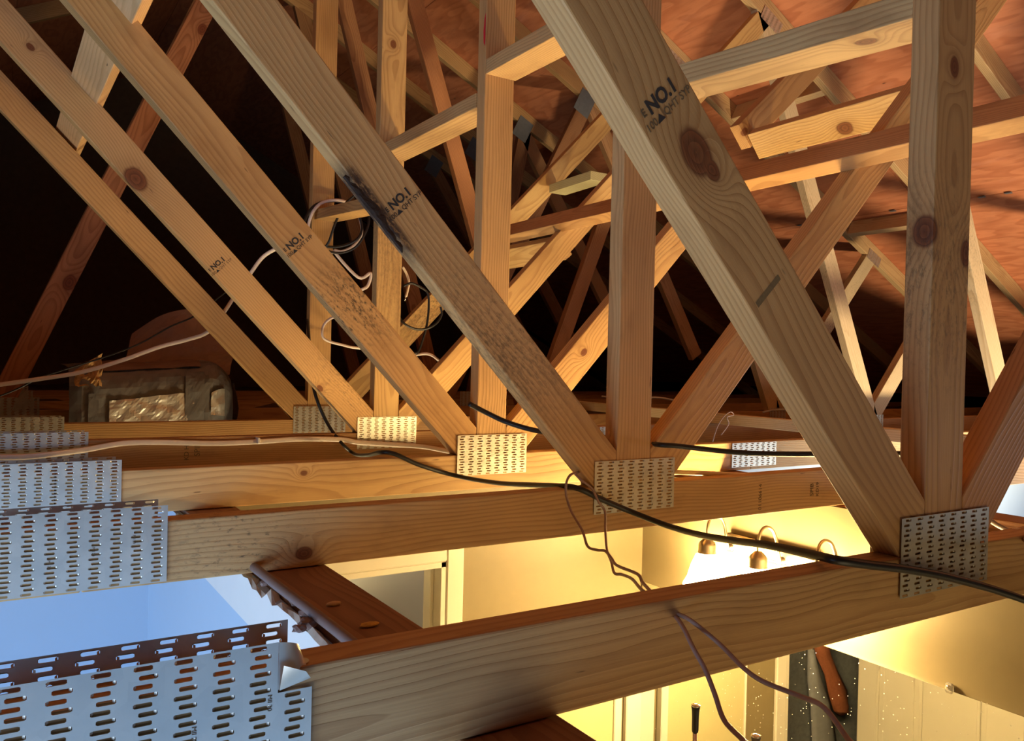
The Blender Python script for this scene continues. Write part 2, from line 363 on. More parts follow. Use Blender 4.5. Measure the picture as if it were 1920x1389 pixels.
# wall plates the trusses sit on
def plate(name, x0,x1,y0,y1,**kw):
    o=board(name,((x0+x1)/2,y0,-0.109),((x0+x1)/2,y1,-0.109),(1,0,0),x1-x0,0.038,PINE_OLD,None,**kw); tag(o,kind='structure'); return o
plate('trim_1',-0.681,-0.578,-1.6,1.6,tint=(0.62,0.5,0.46)); plate('trim_2',0.882,0.972,-1.6,1.6,tint=(0.7,0.55,0.5))
# unpainted band with torn top edge on the daylight-room side
def torn_band():
    random.seed(3); vs=[]; fs=[]; n=60
    for i in range(n+1):
        y=-0.3+1.5*i/n; zt=-0.100+random.uniform(-0.007,0.006)*(1 if i%3 else 1.6)
        for x,z in ((-0.6995,-0.163),(-0.6995,zt),(-0.694,zt+random.uniform(0,0.006)),(-0.683,zt-0.003)): vs.append((x,y,z))
    for i in range(n):
        a=i*4; b=a+4
        for k in range(3): fs.append((a+k,b+k,b+k+1,a+k+1))
    me=mesh('torn',vs,fs); me.materials.append(RAWDW); me.materials.append(GYPS)
    for j,p in enumerate(me.polygons): p.material_index=0 if j%3==0 else 1
    o=link('trim_3',me,None); tag(o,kind='structure'); return o
torn_band()
# bathroom door casing, head and stops
tag(boxes('trim_4',[(DX1,DX1+0.057,YB-0.016,YB,ZF,DH+0.057),(DX0-0.05,DX1,YB-0.016,YB,DH,DH+0.057)],TRIMW,None,0.004),kind='structure')
tag(boxes('trim_5',[(DX1-0.018,DX1,YB-0.012,YB+0.10,ZF,DH),(DX1-0.03,DX1-0.018,YB+0.03,YB+0.065,ZF,DH-0.018),(DX0,DX1,YB-0.012,YB+0.10,DH-0.018,DH)],TRIMW,None,0.002),kind='structure')
# attic floor: drywall lids away from the opened rooms and loose fill on top
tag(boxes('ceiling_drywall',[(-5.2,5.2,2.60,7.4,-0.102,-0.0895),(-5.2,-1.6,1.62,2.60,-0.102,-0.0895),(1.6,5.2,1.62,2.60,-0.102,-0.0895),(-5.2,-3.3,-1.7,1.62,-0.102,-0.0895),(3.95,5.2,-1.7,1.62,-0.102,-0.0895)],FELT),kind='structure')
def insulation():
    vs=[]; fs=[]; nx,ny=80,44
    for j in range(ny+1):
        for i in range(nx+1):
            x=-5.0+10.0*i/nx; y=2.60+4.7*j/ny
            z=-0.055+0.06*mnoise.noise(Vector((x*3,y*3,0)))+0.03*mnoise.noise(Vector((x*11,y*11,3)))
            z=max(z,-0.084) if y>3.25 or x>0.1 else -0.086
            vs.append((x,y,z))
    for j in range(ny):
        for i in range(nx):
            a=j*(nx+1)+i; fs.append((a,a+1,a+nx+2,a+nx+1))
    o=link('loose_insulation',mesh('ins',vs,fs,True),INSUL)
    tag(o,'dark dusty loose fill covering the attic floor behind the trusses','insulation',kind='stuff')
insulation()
# ------------------------------------------------------------------ roof deck of plywood sheets
XC=0.0435; ZR=2.74; P=0.5; COSR=1/math.sqrt(1.25); SINR=0.5*COSR
roof=tag(empty('ceiling',(XC,2.0,ZR)),kind='structure')
def roof_z(x): return ZR-P*abs(x-XC)
def ply(side, s0, s1, y0, y1, sd):
    ux=Vector((side*COSR,0,-SINR)); vy=Vector((0,1,0)); n=Vector((side*SINR,0,COSR))
    g=0.0025; L=s1-s0-g; Wd=y1-y0-g
    c=Vector((XC,0,ZR))+ux*((s0+s1)/2)+vy*((y0+y1)/2)+n*0.006
    M=Matrix(((ux.x,vy.x,n.x*1,c.x),(ux.y,vy.y,n.y,c.y),(ux.z,vy.z,n.z,c.z),(0,0,0,1)))
    if side<0: M=Matrix(((ux.x,-vy.x,n.x,c.x),(ux.y,-vy.y,n.y,c.y),(ux.z,-vy.z,n.z,c.z),(0,0,0,1)))
    o=link('plywood_sheet',mesh('plywood_sheet',boxv(-L/2,L/2,-Wd/2,Wd/2,-0.006,0.006),BOXF),PLY,roof,M); o['seed']=float(sd); return o
# seams measured down the slope from the ridge (metres)
S_EDGES=[0.0,0.0435+1.16,1.20+1.20,1.20+2.36,1.20+3.55,5.9]
S_EDGES=[0.0,1.10,2.32,3.57,4.79,6.0]
k=0
for r in range(5):
    off=(-2.9,-1.7)[r%2]
    for side in (1,-1):
        y=off
        while y<7.4:
            y1=min(y+2.44,7.4); k+=1
            ply(side,S_EDGES[r],S_EDGES[r+1],max(y,-1.9),y1,(k*5.37)%37); y+=2.44
# felt over the deck so no light comes through the joints
tag(boxes('roof_ridge_cover',[(XC-0.1,XC+0.1,-1.9,7.4,ZR+0.03,ZR+0.05)],FELT),kind='structure')
def gable(name,y):
    vs=[(XC-5.6,y,-0.12),(XC+5.6,y,-0.12),(XC,y,ZR+0.02)]; vs+=[(a,y+0.02,c) for a,b,c in vs]
    tag(link(name,mesh(name,vs,[(0,1,2),(3,5,4),(0,3,4,1),(1,4,5,2),(2,5,3,0)]),SIDING),kind='structure')
gable('wall_gable_back',7.4)
for y in (1.53,1.66,2.15,2.78):   # H-clips bridging the sheet joint
    s=3.57; c=Vector((XC+s*COSR,y,ZR-s*SINR))
    boxes('panel_clip',[(c.x-0.012,c.x+0.012,c.y-0.016,c.y+0.016,c.z-0.006,c.z-0.003),(c.x-0.003,c.x+0.003,c.y-0.016,c.y+0.016,c.z-0.003,c.z+0.004)],GALVD,roof)
# ------------------------------------------------------------------ nail plates
def plate_mesh(cols, rows, pw, ph, skip=None, sw=0.0122, sh=0.0033, sft=0.0034, depth=0.0012):
    vs=[]; fs=[]; cw=pw/cols; chh=ph/rows
    for c in range(cols):
        for r in range(rows):
            x0=-pw/2+c*cw; x1=x0+cw; z0=-ph/2+r*chh; z1=z0+chh
            if skip and skip((x0+x1)/2,(z0+z1)/2): continue
            mx=(x0+x1)/2+(sft if r%2 else -sft)*0.5; mz=(z0+z1)/2
            a0,a1,b0,b1=mx-sw/2,mx+sw/2,mz-sh/2,mz+sh/2; q=0.0011
            hole=[(a0+q,b0),(a1-q,b0),(a1,b0+q*0.6),(a1,b1-q*0.6),(a1-q,b1),(a0+q,b1),(a0,b1-q*0.6),(a0,b0+q*0.6)]
            n=len(vs)
            vs+=[(x0,z0,0),(x1,z0,0),(x1,z1,0),(x0,z1,0)]+[(x,z,0) for x,z in hole]+[(x,z,-depth) for x,z in hole]
            h=n+4; g=n+12
            fs+=[(n,n+1,h+1,h),(n+1,h+2,h+1),(n+1,n+2,h+3,h+2),(n+2,h+4,h+3),(n+2,n+3,h+5,h+4),(n+3,h+6,h+5),(n+3,n,h+7,h+6),(n,h,h+7)]
            for i in range(8): fs.append((h+i,h+(i+1)%8,g+(i+1)%8,g+i))
            # the two teeth bent back out of the slot
            m=len(vs); e=a1-0.0005 if r%2 else a0+0.0005; sg=-1 if r%2 else 1
            vs+=[(e,b0,-depth),(e,b1,-depth),(e+sg*0.0016,b1-0.0006,-0.0024),(e+sg*0.0016,b0+0.0006,-0.0024)]
            fs.append((m,m+1,m+2,m+3))
    me=mesh('nail_plate',vs,fs); me.materials.append(GALV); return me
# plate mesh local axes: x = X, y = Z(up), z = towards the viewer (-Y)
PM_C=plate_mesh(8,16,0.206,0.1015)
PM_S=plate_mesh(8,17,0.208,0.1075)
PM_S1=plate_mesh(8,17,0.208,0.1075,skip=lambda x,z: x>0.078 and z>0.0175)
PM_J=plate_mesh(5,10,0.13,0.064); PM_N=plate_mesh(8,12,0.206,0.076)
def put_plate(me, X, Yf, Z, parent, front=True, name='nail_plate', rot=0.0):
    if front: M=Matrix(((1,0,0,X),(0,0,-1,Yf-0.0026),(0,1,0,Z),(0,0,0,1)))
    else: M=Matrix(((-1,0,0,X),(0,0,1,Yf+0.038+0.0026),(0,1,0,Z),(0,0,0,1)))
    if rot: M=M@Matrix.Rotation(rot,4,'Z')
    return link(name, me, None, parent, M)
# ------------------------------------------------------------------ lettering
FONTC={}
def text_mesh(s, size, bold=0.0, ext=0.00015):
    key=(s,size,bold)
    if key in FONTC: return FONTC[key]
    cu=bpy.data.curves.new('lettering','FONT'); cu.body=s; cu.size=size; cu.align_x='CENTER'; cu.align_y='CENTER'; cu.offset=bold; cu.extrude=ext; cu.resolution_u=3
    ob=bpy.data.objects.new('tmp_lettering',cu); COL.objects.link(ob)
    me=bpy.data.meshes.new_from_object(ob.evaluated_get(bpy.context.evaluated_depsgraph_get()))
    bpy.data.objects.remove(ob); bpy.data.curves.remove(cu); FONTC[key]=me; return me
def put_text(name, s, size, X, Z, Yf, ang, mat, parent, bold=0.0):
    me=text_mesh(s,size,bold).copy(); me.materials.clear(); me.materials.append(mat)
    c,sn=math.cos(ang),math.sin(ang)
    M=Matrix(((c,-sn,0,X),(0,0,-1,Yf-0.0004),(sn,c,0,Z),(0,0,0,1)))
    return link(name, me, None, parent, M)
# ------------------------------------------------------------------ trusses
T=0.038; CW=0.0885
YK=[0.0,0.62436,1.18505,1.84381,2.43946]; XK=[0.0,0.0019,0.0103,0.0084,-0.0101]
A46=math.radians(46.05)
def under_roof(poly, drop=0.0):
    poly=clip(poly,P,1,ZR-drop+P*XC); return clip(poly,-P,1,ZR-drop-P*XC)
def rafters(Yf, parent, tint=(1,1,1)):
    for s in (1,-1):
        d=ZR-0.001; h=0.089/COSR
        poly=[(XC,d),(XC+s*5.55,d-P*5.55),(XC+s*5.55,d-h-P*5.55),(XC,d-h)]
        member('top_chord',poly,Yf,T,-s*math.atan(P),PINE,parent,tint=tint)
DROP=0.089/COSR+0.002
def chord(Yf, parent, seams, tints, **kw):
    xs=[-5.0]+seams+[5.0]
    for i in range(len(xs)-1):
        member('bottom_chord',[(xs[i]+0.0006,0),(xs[i+1]-0.0006,0),(xs[i+1]-0.0006,-CW),(xs[i]+0.0006,-CW)],Yf,T,0.0,PINE,parent,tint=tints[min(i,len(tints)-1)],**kw.get('c%d'%i,{}))
def fan(i, label, tints, post={}, wl={}, wr={}, ck={}, right_cut=None):
    Yf=YK[i]; ox=XK[i]
    tr=tag(empty('roof_truss',(XC+ox,Yf+T/2,0)),label,'truss','roof trusses over the opened ceiling')
    chord(Yf,tr,[-0.92,1.023],tints['chord'],**ck)
    rafters(Yf,tr,tints.get('top',(0.9,0.9,0.9)))
    member('king_post',under_roof([(ox,0.0),(ox+0.087,0.0),(ox+0.087,3),(ox,3)],DROP),Yf,T,PI/2,PINE,tr,**post)
    # left web
    s=strip(ox+0.0652-0.0,0.0,PI-A46,0.0854,-0.3,3.0)     # right-hand edge is dR; width falls to the left/below
    s=[(ox+0.0652-math.cos(A46)*L-math.sin(A46)*w, math.sin(A46)*L-math.cos(A46)*w) for L,w in ((-0.3,0),(3,0),(3,0.0854),(-0.3,0.0854))]
    pl=clip(clip(s,0,-1,0),1,0,ox-0.0005); member('web',under_roof(pl,DROP),Yf,T,-A46,PINE,tr,**wl)
    m=[(2*(XC+ox)-x,z) for x,z in s]
    pr=clip(clip(m,0,-1,0),-1,0,-(ox+0.0875))
    if right_cut: pr=clip(pr,0.69,0.72,right_cut)
    member('web',under_roof(pr,DROP),Yf,T,A46,PINE,tr,**wr)
    for sgn in (1,-1):
        p,a=cstrip((XC+sgn*1.76,1.76),(XC+sgn*2.60,-0.0),CW,0.1,0.1); p=clip(p,0,-1,0)
        member('outer_web',under_roof(p,DROP),Yf,T,a,PINE_PALE,tr,tint=tints.get('ow',(1,1,1)),mold=(0.1,0.5,0.4))
        p,a=cstrip((XC+sgn*2.60,-0.0),(XC+sgn*3.46,0.95),CW,0.1,0.2); p=clip(clip(p,0,-1,0),-sgn,0,-sgn*(XC+sgn*2.61))
        member('outer_web',under_roof(p,DROP),Yf,T,a,PINE_PALE,tr,tint=tints.get('ow',(0.9,0.9,0.9)),mold=(0.2,0.6,0.6))
    put_plate(PM_C,ox+0.048,Yf,-0.0014,tr); put_plate(PM_C,ox+0.048,Yf,-0.0014,tr,False)
    if i!=0: put_plate(PM_S,-0.919+ox,Yf,-0.0315,tr)
    put_plate(PM_S,-0.919+ox-0.006,Yf,-0.0295,tr,False)
    put_plate(PM_N,1.027+ox,Yf,-0.040,tr); put_plate(PM_N,1.027+ox,Yf,-0.040,tr,False)
    for sgn in (1,-1):
        put_plate(PM_J,XC+sgn*2.62,Yf,-0.012,tr)
        put_plate(PM_J,XC+sgn*1.79,Yf,roof_z(XC+1.79)-0.085,tr,rot=-sgn*math.atan(P))
        put_plate(PM_J,XC+sgn*3.46,Yf,roof_z(XC+3.46)-0.085,tr,rot=-sgn*math.atan(P))
    return tr
def sp(x,z,y,r): return (x,y,z,r)
t1=fan(0,'roof truss nearest the camera with a big dark knot in its left web',
   dict(chord=[(0.92,0.86,0.82)]*3,top=(0.9,0.85,0.8)),
   post=dict(tint=(0.84,0.72,0.62),knots=[sp(0.038,0.637,0,0.011),(0.0,0.012,0.418,0.017),sp(0.078,0.395,0,0.014)],mold=(-1.22,0.22,0.5)),
   wl=dict(tint=(0.86,0.76,0.66),knots=[sp(-0.425,0.452,0,0.021),sp(-0.402,0.437,0,0.010)],seed=12.4),
   wr=dict(tint=(0.8,0.6,0.5)),
   ck=dict(c1=dict(seed=3.3)))
t2=fan(1,'second roof truss with black bark along the edge of its left web',
   dict(chord=[(1,0.95,0.9)]*3),
   post=dict(tint=(0.97,0.86,0.76),seed=8.1),
   wl=dict(tint=(0.98,0.88,0.76),seed=21.7),
   wr=dict(tint=(1,0.86,0.68),seed=17.2),
   ck=dict(c1=dict(knots=[sp(-0.615,-0.067,0.624,0.011)],seed=30.2,mold=(-0.75,0.16,0.8))))
t3=fan(2,'third roof truss with mould specks low on its left web and a red marked post',
   dict(chord=[(1,1,1),(1.02,0.98,0.9),(0.95,0.98,1.0)]),
   post=dict(tint=(1.02,0.93,0.8),seed=14.9),
   wl=dict(tint=(0.95,0.82,0.66),seed=5.2),
   wr=dict(tint=(1.05,0.95,0.8),knots=[sp(0.344,0.268,1.185,0.010)],seed=26.3),
   ck=dict(c1=dict(knots=[sp(-0.433,-0.024,1.185,0.006)],seed=9.9)), right_cut=1.13)
t4=fan(3,'fourth roof truss with a burl in its left web and knot in its post',
   dict(chord=[(0.8,0.66,0.56)]*3),
   post=dict(tint=(1,0.95,0.8),knots=[sp(0.047,1.25,1.844,0.011)],seed=36.1,mold=(-1.0,0.5,0.3)),
   wl=dict(tint=(1.0,0.9,0.78),knots=[sp(-0.703,0.712,1.844,0.027),sp(-0.956,1.014,1.844,0.008),sp(-0.171,0.141,1.844,0.009)],seed=11.0),
   wr=dict(tint=(1,0.92,0.75),seed=28.3))
t5=fan(4,'fifth roof truss with grey weathered left web just in front of the duct',
   dict(chord=[(0.86,0.72,0.55)]*3),
   post=dict(tint=(0.95,0.85,0.68),seed=18.8),
   wl=dict(tint=(0.85,0.74,0.62),seed=33.0,mold=(-1.2,0.5,0.4)),
   wr=dict(tint=(1,0.95,0.75),seed=2.2,mold=(-0.35,0.4,0.6)))
def sety(tr, key, idx, **props):
    k=[c for c in tr.children if c.name.split('.')[0]==key][idx]
    for a,b in props.items(): k[a]=b
    return k
def localx(o, x, z):   # distance along the piece of a world point
    u=(o.matrix_basis.col[0].xyz); w=o.parent.matrix_basis@o.matrix_basis
    return (w.inverted()@Vector((x,YK[0],z))).x
w=sety(t2,'web',0); a,b=sorted((localx(w,-0.57,0.53),localx(w,-0.44,0.40))); 
# in the web frame +y is up-left; the bark lies along the lower-left edge
w['bark']=[float(a),float(b),0.026]; w['mold']=[float(localx(w,-0.30,0.25)),0.30,0.55]
w=sety(t3,'web',0); w['mold']=[float(localx(w,-0.32,0.36)),0.16,1.0]
w2=sety(t4,'web',0); w2['mold']=[float(localx(w2,-0.12,0.10)),0.25,0.5]
# bark strip standing proud of the second truss's left web
def bark_strip(tr, yf):
    random.seed(5); vs=[]; fs=[]; pts=[(-0.560,0.514),(-0.535,0.492),(-0.512,0.470),(-0.490,0.447),(-0.474,0.428),(-0.462,0.408)]
    pts=[(-0.566+0.104*i/22, 0.519-0.109*i/22) for i in range(23)]
    nx,nz=math.sin(A46),math.cos(A46)
    for i,(x,z) in enumerate(pts):
        wd=0.004+0.010*math.sin(PI*(i+0.5)/23)+random.uniform(-0.003,0.003); e=-0.0015
        for d,h in ((e,0.001),(e+0.3*wd,0.0035+random.uniform(-0.001,0.0015)),(e+0.7*wd,0.003+random.uniform(-0.001,0.0015)),(wd,0.0004)):
            vs.append((x+nx*d,yf-h,z+nz*d))
    for i in range(22):
        for k in range(3): fs.append((i*4+k,i*4+k+1,i*4+k+5,i*4+k+4))
    o=link('bark',mesh('bark',vs,fs),flat('dark_bark',(0.035,0.022,0.017),0.95,0,0.5,200,0.4,0.8),tr); o['label']='black bark strip'
bark_strip(t2,YK[1])
# grade stamps printed across the left webs
AV=PI/2-A46    # reading direction up and to the right across the board
def grade(tr, i, X, Z, sz):
    wv=sety(tr,'web',0); c,s=math.cos(AV),math.sin(AV)
    put_text('grade_stamp','NO.1',sz,X,Z,YK[i],AV,STAMP,wv,sz*0.034)
    put_text('mill_mark','E',sz*0.55,X-c*sz*1.50,Z-s*sz*1.50,YK[i],AV,STAMPF if i==0 else STAMP,wv,sz*0.01)
    put_text('mill_mark','100    QHT SYP',sz*0.56,X+s*sz*0.72,Z-c*sz*0.72,YK[i],AV,STAMPF if i in (0,3) else STAMP,wv)
    dx,dz=X+s*sz*0.72-c*sz*0.75,Z-c*sz*0.72-s*sz*0.75; q=sz*0.30
    tri=[(-q,-q*0.6),(q,-q*0.6),(q*0.1,q*0.7)]
    link('mill_mark',mesh('mill_mark',[(dx+c*a-s*b,YK[i]-0.0005,dz+s*a+c*b) for a,b in tri],[(0,1,2)]),STAMP,wv)
grade(t1,0,-0.474,0.499,0.0205); grade(t2,1,-0.468,0.497,0.0205); grade(t3,2,-0.464,0.491,0.0205); grade(t4,3,-0.482,0.500,0.0205)
wv=sety(t1,'web',0); c,s=math.cos(AV),math.sin(AV)
link('mill_mark',mesh('bar',[(-0.312+c*a-s*b,-0.0004,0.319+s*a+c*b) for a,b in ((-0.024,-0.0035),(0.024,-0.0035),(0.024,0.0035),(-0.024,0.0035))],[(0,1,2,3)]),flat('smeared_ink',(0.17,0.11,0.045),0.8,0,0.4,300),wv)
ch=sety(t4,'bottom_chord',1); put_text('mill_mark','SPIB',0.022,-0.528,-0.035,YK[3],PI/2,STAMPF,ch); put_text('mill_mark','KD HT',0.018,-0.557,-0.038,YK[3],PI/2,STAMPF,ch)
ch=sety(t2,'bottom_chord',1); put_text('mill_mark','SPIB',0.017,0.592,-0.045,YK[1],PI/2,STAMPF,ch); put_text('mill_mark','KD19',0.014,0.612,-0.045,YK[1],PI/2,STAMPF,ch); put_text('mill_mark','01106614',0.0145,0.415,-0.05,YK[1],PI/2,STAMPF,ch)
pp=sety(t3,'king_post',0); link('red_mark',mesh('red_mark',[(XK[2]-0.0006,YK[2]+a,b) for a,b in ((0.002,1.115),(0.008,1.10),(0.012,1.07),(0.010,1.04),(0.002,1.03))],[(0,1,2,3,4)]),REDP,pp)
# first truss: splice plate with its upper corner bent over the chord
sp1=put_plate(PM_S1,-0.919,0.0,-0.0315,t1); sp1['label']='plate with bent upper corner'
def flap():
    vs=[]; fs=[]; n=10
    for i in range(n+1):
        u=i/n; a=u*2.3
        for j in range(6):
            v=j/5; z0=-0.0135+0.011*u*u; z1=0.0215-0.016*u*u
            vs.append((-0.8408+0.018*math.sin(a)+0.012*u*(1-v), -0.0026+0.010*(1-math.cos(a))-0.0015*math.sin(PI*u)*(1-v), max(z0+(z1-z0)*v+0.0012*math.sin(9*v+4*u),0.001 if u>0.45 else -1)))
    for i in range(n):
        for j in range(5): fs.append((i*6+j,i*6+j+1,i*6+j+7,i*6+j+6))
    link('bent_corner',mesh('bent_corner',vs,fs,True),GALV,sp1)
    tv=[(-0.8400,-0.0032,-0.0140),(-0.8165,-0.0040,-0.0085),(-0.8240,-0.0150,0.0015),(-0.8385,-0.0080,0.0060)]
    link('bent_corner',mesh('bent_corner',tv,[(0,1,2),(0,2,3)],True),GALV,sp1)
flap()
for i,(tr,xs) in enumerate(((t1,(-0.952,-0.900,-0.847)),(t2,(-0.958,-0.906,-0.856)))):
    pl=[c for c in tr.children if c.name.startswith('nail_plate')]
    par=sp1 if i==0 else pl[2]
    for j,x in enumerate(xs): put_text('maker_mark','MII 20',0.0048,x,-0.046+0.012*j,YK[i]-0.0024,-PI/2,STAMPF,par)
# trusses further back, of another web pattern
def fink(Yf, label, webs, tint):
    tr=tag(empty('roof_truss',(XC,Yf+T/2,0)),label,'truss','roof trusses at the dark far end')
    chord(Yf,tr,[-1.5,1.5],[tint]*3); rafters(Yf,tr,tint)
    for p,q,tn in webs:
        s,a=cstrip(p,q,CW); s=clip(s,0,-1,0)
        member('web',under_roof(s,DROP),Yf,T,a,PINE_OLD,tr,tint=tn)
    for sgn in (1,-1):
        me=boxes('gusset_plate',[(XC+sgn*1.765-0.055,XC+sgn*1.765+0.055,Yf-0.003,Yf-0.001,-0.07,0.07)],GALVD,tr)
        M=Matrix.Translation((XC+sgn*1.765,Yf-0.002,roof_z(XC+1.765)-0.13))@Matrix.Rotation(sgn*math.atan(P),4,'Y')
        me.matrix_basis=tr.matrix_basis.inverted()@M
    put_plate(PM_C,-0.97,Yf,0.0,tr); put_plate(PM_C,1.50,Yf,0.0,tr)
    return tr
t6=fink(3.15,'sixth roof truss with a dark knotted web slanting up at the left',
  [((-1.01,0.0),(-0.02,2.34),(1.1,0.8,0.65)),((0.62,2.36),(1.45,0.0),(1.1,0.85,0.7)),((1.55,0.0),(2.25,1.75),(1,0.85,0.75)),((1.84,1.76),(0.95,0.03),(0.6,0.5,0.45)),((1.86,1.74),(2.75,0.3),(0.9,0.85,0.8)),((-1.75,1.75),(-1.3,0.2),(0.6,0.5,0.45))],(0.85,0.75,0.65))
w=sety(t6,'web',0)
for nm,(x,z,r) in (('1',(-0.77,0.514,0.026)),('2',(-0.278,1.652,0.020))):
    wm=w.parent.matrix_basis@w.matrix_basis; l=wm.inverted()@Vector((x,3.15,z)); w['knot'+nm]=[float(c) for c in l]; w['knotr'+nm]=float(r)
t7=fink(3.80,'seventh roof truss mostly hidden with a grey plate under its top chord',
  [((0.50,2.6),(1.25,0.0),(1,0.8,0.65)),((1.80,1.74),(2.75,0.35),(1,0.95,0.85)),((1.84,1.76),(1.5,0.03),(0.6,0.5,0.45)),((-1.0,0.0),(-0.02,2.34),(0.6,0.5,0.4))],(0.85,0.78,0.68))
t8=fink(4.42,'eighth roof truss farthest back seen only as a dim rafter',
  [((0.50,2.6),(1.25,0.0),(0.7,0.6,0.5)),((1.80,1.74),(2.75,0.35),(0.7,0.6,0.5))],(0.8,0.7,0.6))
t9=fink(5.05,'ninth roof truss barely visible in the dark behind the eighth',
  [((0.50,2.6),(1.25,0.0),(0.7,0.6,0.5)),((1.80,1.74),(2.75,0.35),(0.7,0.6,0.5))],(0.8,0.7,0.6))
# ------------------------------------------------------------------ blocking and braces between the trusses
GB='blocks between the king posts'
def blk(label, p0, p1, v, w=0.089, t=0.038, name='blocking', cat='blocking', mat=None, group=None, **kw):
    o=board(name,p0,p1,v,w,t,mat or PINE,None,**kw); return tag(o,label,cat,group)
blk('flat pine block from the second king post to the nearest one',(0.0485,YK[0]+T+0.001,0.725),(0.0485,YK[1]-0.001,0.766),(1,0,0),group=GB,tint=(1,1,0.95),knots=[(0.04,0.133,0.713,0.013),(0.05,0.52,0.74,0.013)],seed=7.7)
blk('flat pine block from the third king post, just below the red mark, to the second',(0.056,YK[1]+T+0.001,0.975),(0.056,YK[2]-0.001,0.978),(1,0,0),group=GB,tint=(1.02,1,0.92),seed=19.3)
blk('flat pine block between the third and fourth king posts',(0.052,YK[2]+T+0.001,0.903),(0.052,YK[3]-0.001,0.900),(1,0,0),group=GB,tint=(1.02,1,0.92),seed=23.4)
blk('short pine block from the fourth king post to the wire coil on the fifth',(0.044,YK[3]+T+0.001,0.744),(0.044,YK[4]-0.001,0.780),(1,0,0),group=GB,tint=(0.95,0.85,0.7),seed=31.4)
# long lateral brace lying on the right webs
n45=Vector((0.7,0,0.714)).normalized(); u45=Vector((-0.714,0,0.7)).normalized()
def onweb(cx,cz,y): return (cx,y,cz)
c0=Vector((0.705,0,0.745)); mid=c0+n45*0.0445+Vector((0.714,0,-0.7))*0.019
blk('long reddish brace crossing over the right webs from truss to truss',(mid.x-0.03,-0.45,mid.z),(mid.x+0.01,2.47,mid.z),tuple(n45),name='lateral_brace',cat='brace',tint=(0.98,0.84,0.72),seed=13.3,knots=[(mid.x-0.02,0.12,mid.z-0.02,0.018),(0.72,1.50,0.74,0.012)])
cb=Vector((-0.802,0,0.897)); ul=Vector((-0.695,0,0.719)); nr=Vector((0.719,0,0.695)); mid=cb+ul*0.0445+nr*0.019
blk('pale brace with swirling grain across the left webs, bright along one edge',(mid.x,0.35,mid.z-0.02),(mid.x,2.78,mid.z+0.012),tuple(ul),name='lateral_brace',cat='brace',mat=PINE_PALE,seed=4.4,tint=(1.15,0.95,0.8))
cx=Vector((0.993,0,0.934)); pv=Vector((0.63,0,-0.77)).normalized(); up=Vector((-0.77,0,-0.63))
mid=cx-up*0.019
blk('block with a big round knot between the second and third right webs',(mid.x,YK[1]+T+0.002,mid.z),(mid.x,YK[2]-0.002,mid.z),tuple(pv),tint=(1.0,1.0,0.95),knots=[(cx.x+0.012,0.86,cx.z-0.012,0.021)],seed=22.0)
cx=Vector((0.754,0,0.658)); mid=cx-up*0.019
blk('small block under the brace between the fourth and fifth right webs',(mid.x,YK[3]+T+0.002,mid.z),(mid.x,YK[4]-0.002,mid.z),tuple(pv),tint=(1,0.95,0.85),seed=6.1)
# scab board continuing the third right web above the brace
ps,a=cstrip((0.955,0.962),(1.95,1.875),0.085)
o=member('scab_board',under_roof(ps,DROP),YK[2],T,a,PINE,None,tint=(0.86,0.74,0.62),knots=[(0.955,1.185,0.975,0.012)],seed=15.6); tag(o,'brown board with cathedral grain rising from a knotted cut end above the brace','board')
# blocks between the rafters and further ones
def rafter_block(label,x,y0,y1,**kw):
    zc=roof_z(x)-0.0455*1.118
    blk(label,(x,y0,zc),(x,y1,zc),(SINR,0,COSR),**kw)
rafter_block('pale block between rafters under the plywood seam beside the nearest king post',3.27,YK[3]+T+0.002,YK[4]-0.002,mat=PINE_PALE,tint=(0.95,0.85,0.75),group='blocks between rafters')
rafter_block('block between rafters higher up behind the cathedral-grained board',2.27,YK[3]+T+0.002,YK[4]-0.002,mat=PINE_PALE,tint=(0.9,0.8,0.7),group='blocks between rafters')
blk('greenish pale block lying flat far behind the third and second king posts',(1.10,2.10,1.020),(1.10,2.40,1.014),(1,0,0),mat=PINE_PALE,tint=(0.8,0.9,0.75))
# white strongback on top of the chords at the right
o=board('strongback',(1.539,-0.4,0.0225),(1.539,3.14,0.0225),(0,0,1),0.043,0.038,PINE_PALE,None,tint=(1.18,1.15,1.1),seed=3.9); tag(o,'long pale board lying across the truss chords at the right rear','board')
# ------------------------------------------------------------------ bathroom fittings
fx=tag(empty('vanity_light',(0.87,0.96,-0.30)),'brushed nickel vanity light with three gooseneck arms above the mirror','light fixture')
bp=boxes('backplate',[(0.850,0.8685,0.79,1.122,-0.318,-0.262),(0.842,0.850,0.80,1.112,-0.308,-0.272)],NICKEL,fx,0.004)
for j,y in enumerate((1.115,0.925,0.735)):
    xs=0.765; top=-0.205
    arm=tube('arm',[(0.848,y-0.02,-0.30),(0.836,y-0.02,-0.305),(0.828,y-0.015,-0.27),(0.826,y-0.01,-0.24),(0.815,y-0.005,-0.214),(0.795,y,top),(0.775,y,-0.214),(xs,y,-0.24),(xs,y,-0.272)],0.0045,NICKEL,fx,10,5)
    cup=lathe('socket_cup',[(0.004,-0.004),(0.010,-0.006),(0.022,-0.018),(0.0255,-0.026),(0.0255,-0.046),(0.027,-0.048),(0.027,-0.050),(0.004,-0.050)],NICKEL,fx,Matrix.Translation((xs,y,-0.264)))
    sh=lathe('glass_shade',[(0.018,-0.051),(0.032,-0.056),(0.045,-0.085),(0.055,-0.12),(0.068,-0.145),(0.064,-0.145),(0.05,-0.12),(0.04,-0.085)],SHADE,fx,Matrix.Translation((xs,y,-0.264)),cap=False)
    lathe('arm_collar',[(0.003,0.0),(0.013,0.002),(0.013,0.008),(0.006,0.014)],NICKEL,arm,Matrix.Translation((0.851,y-0.02,-0.30))@Matrix.Rotation(-PI/2,4,'Y'),16)
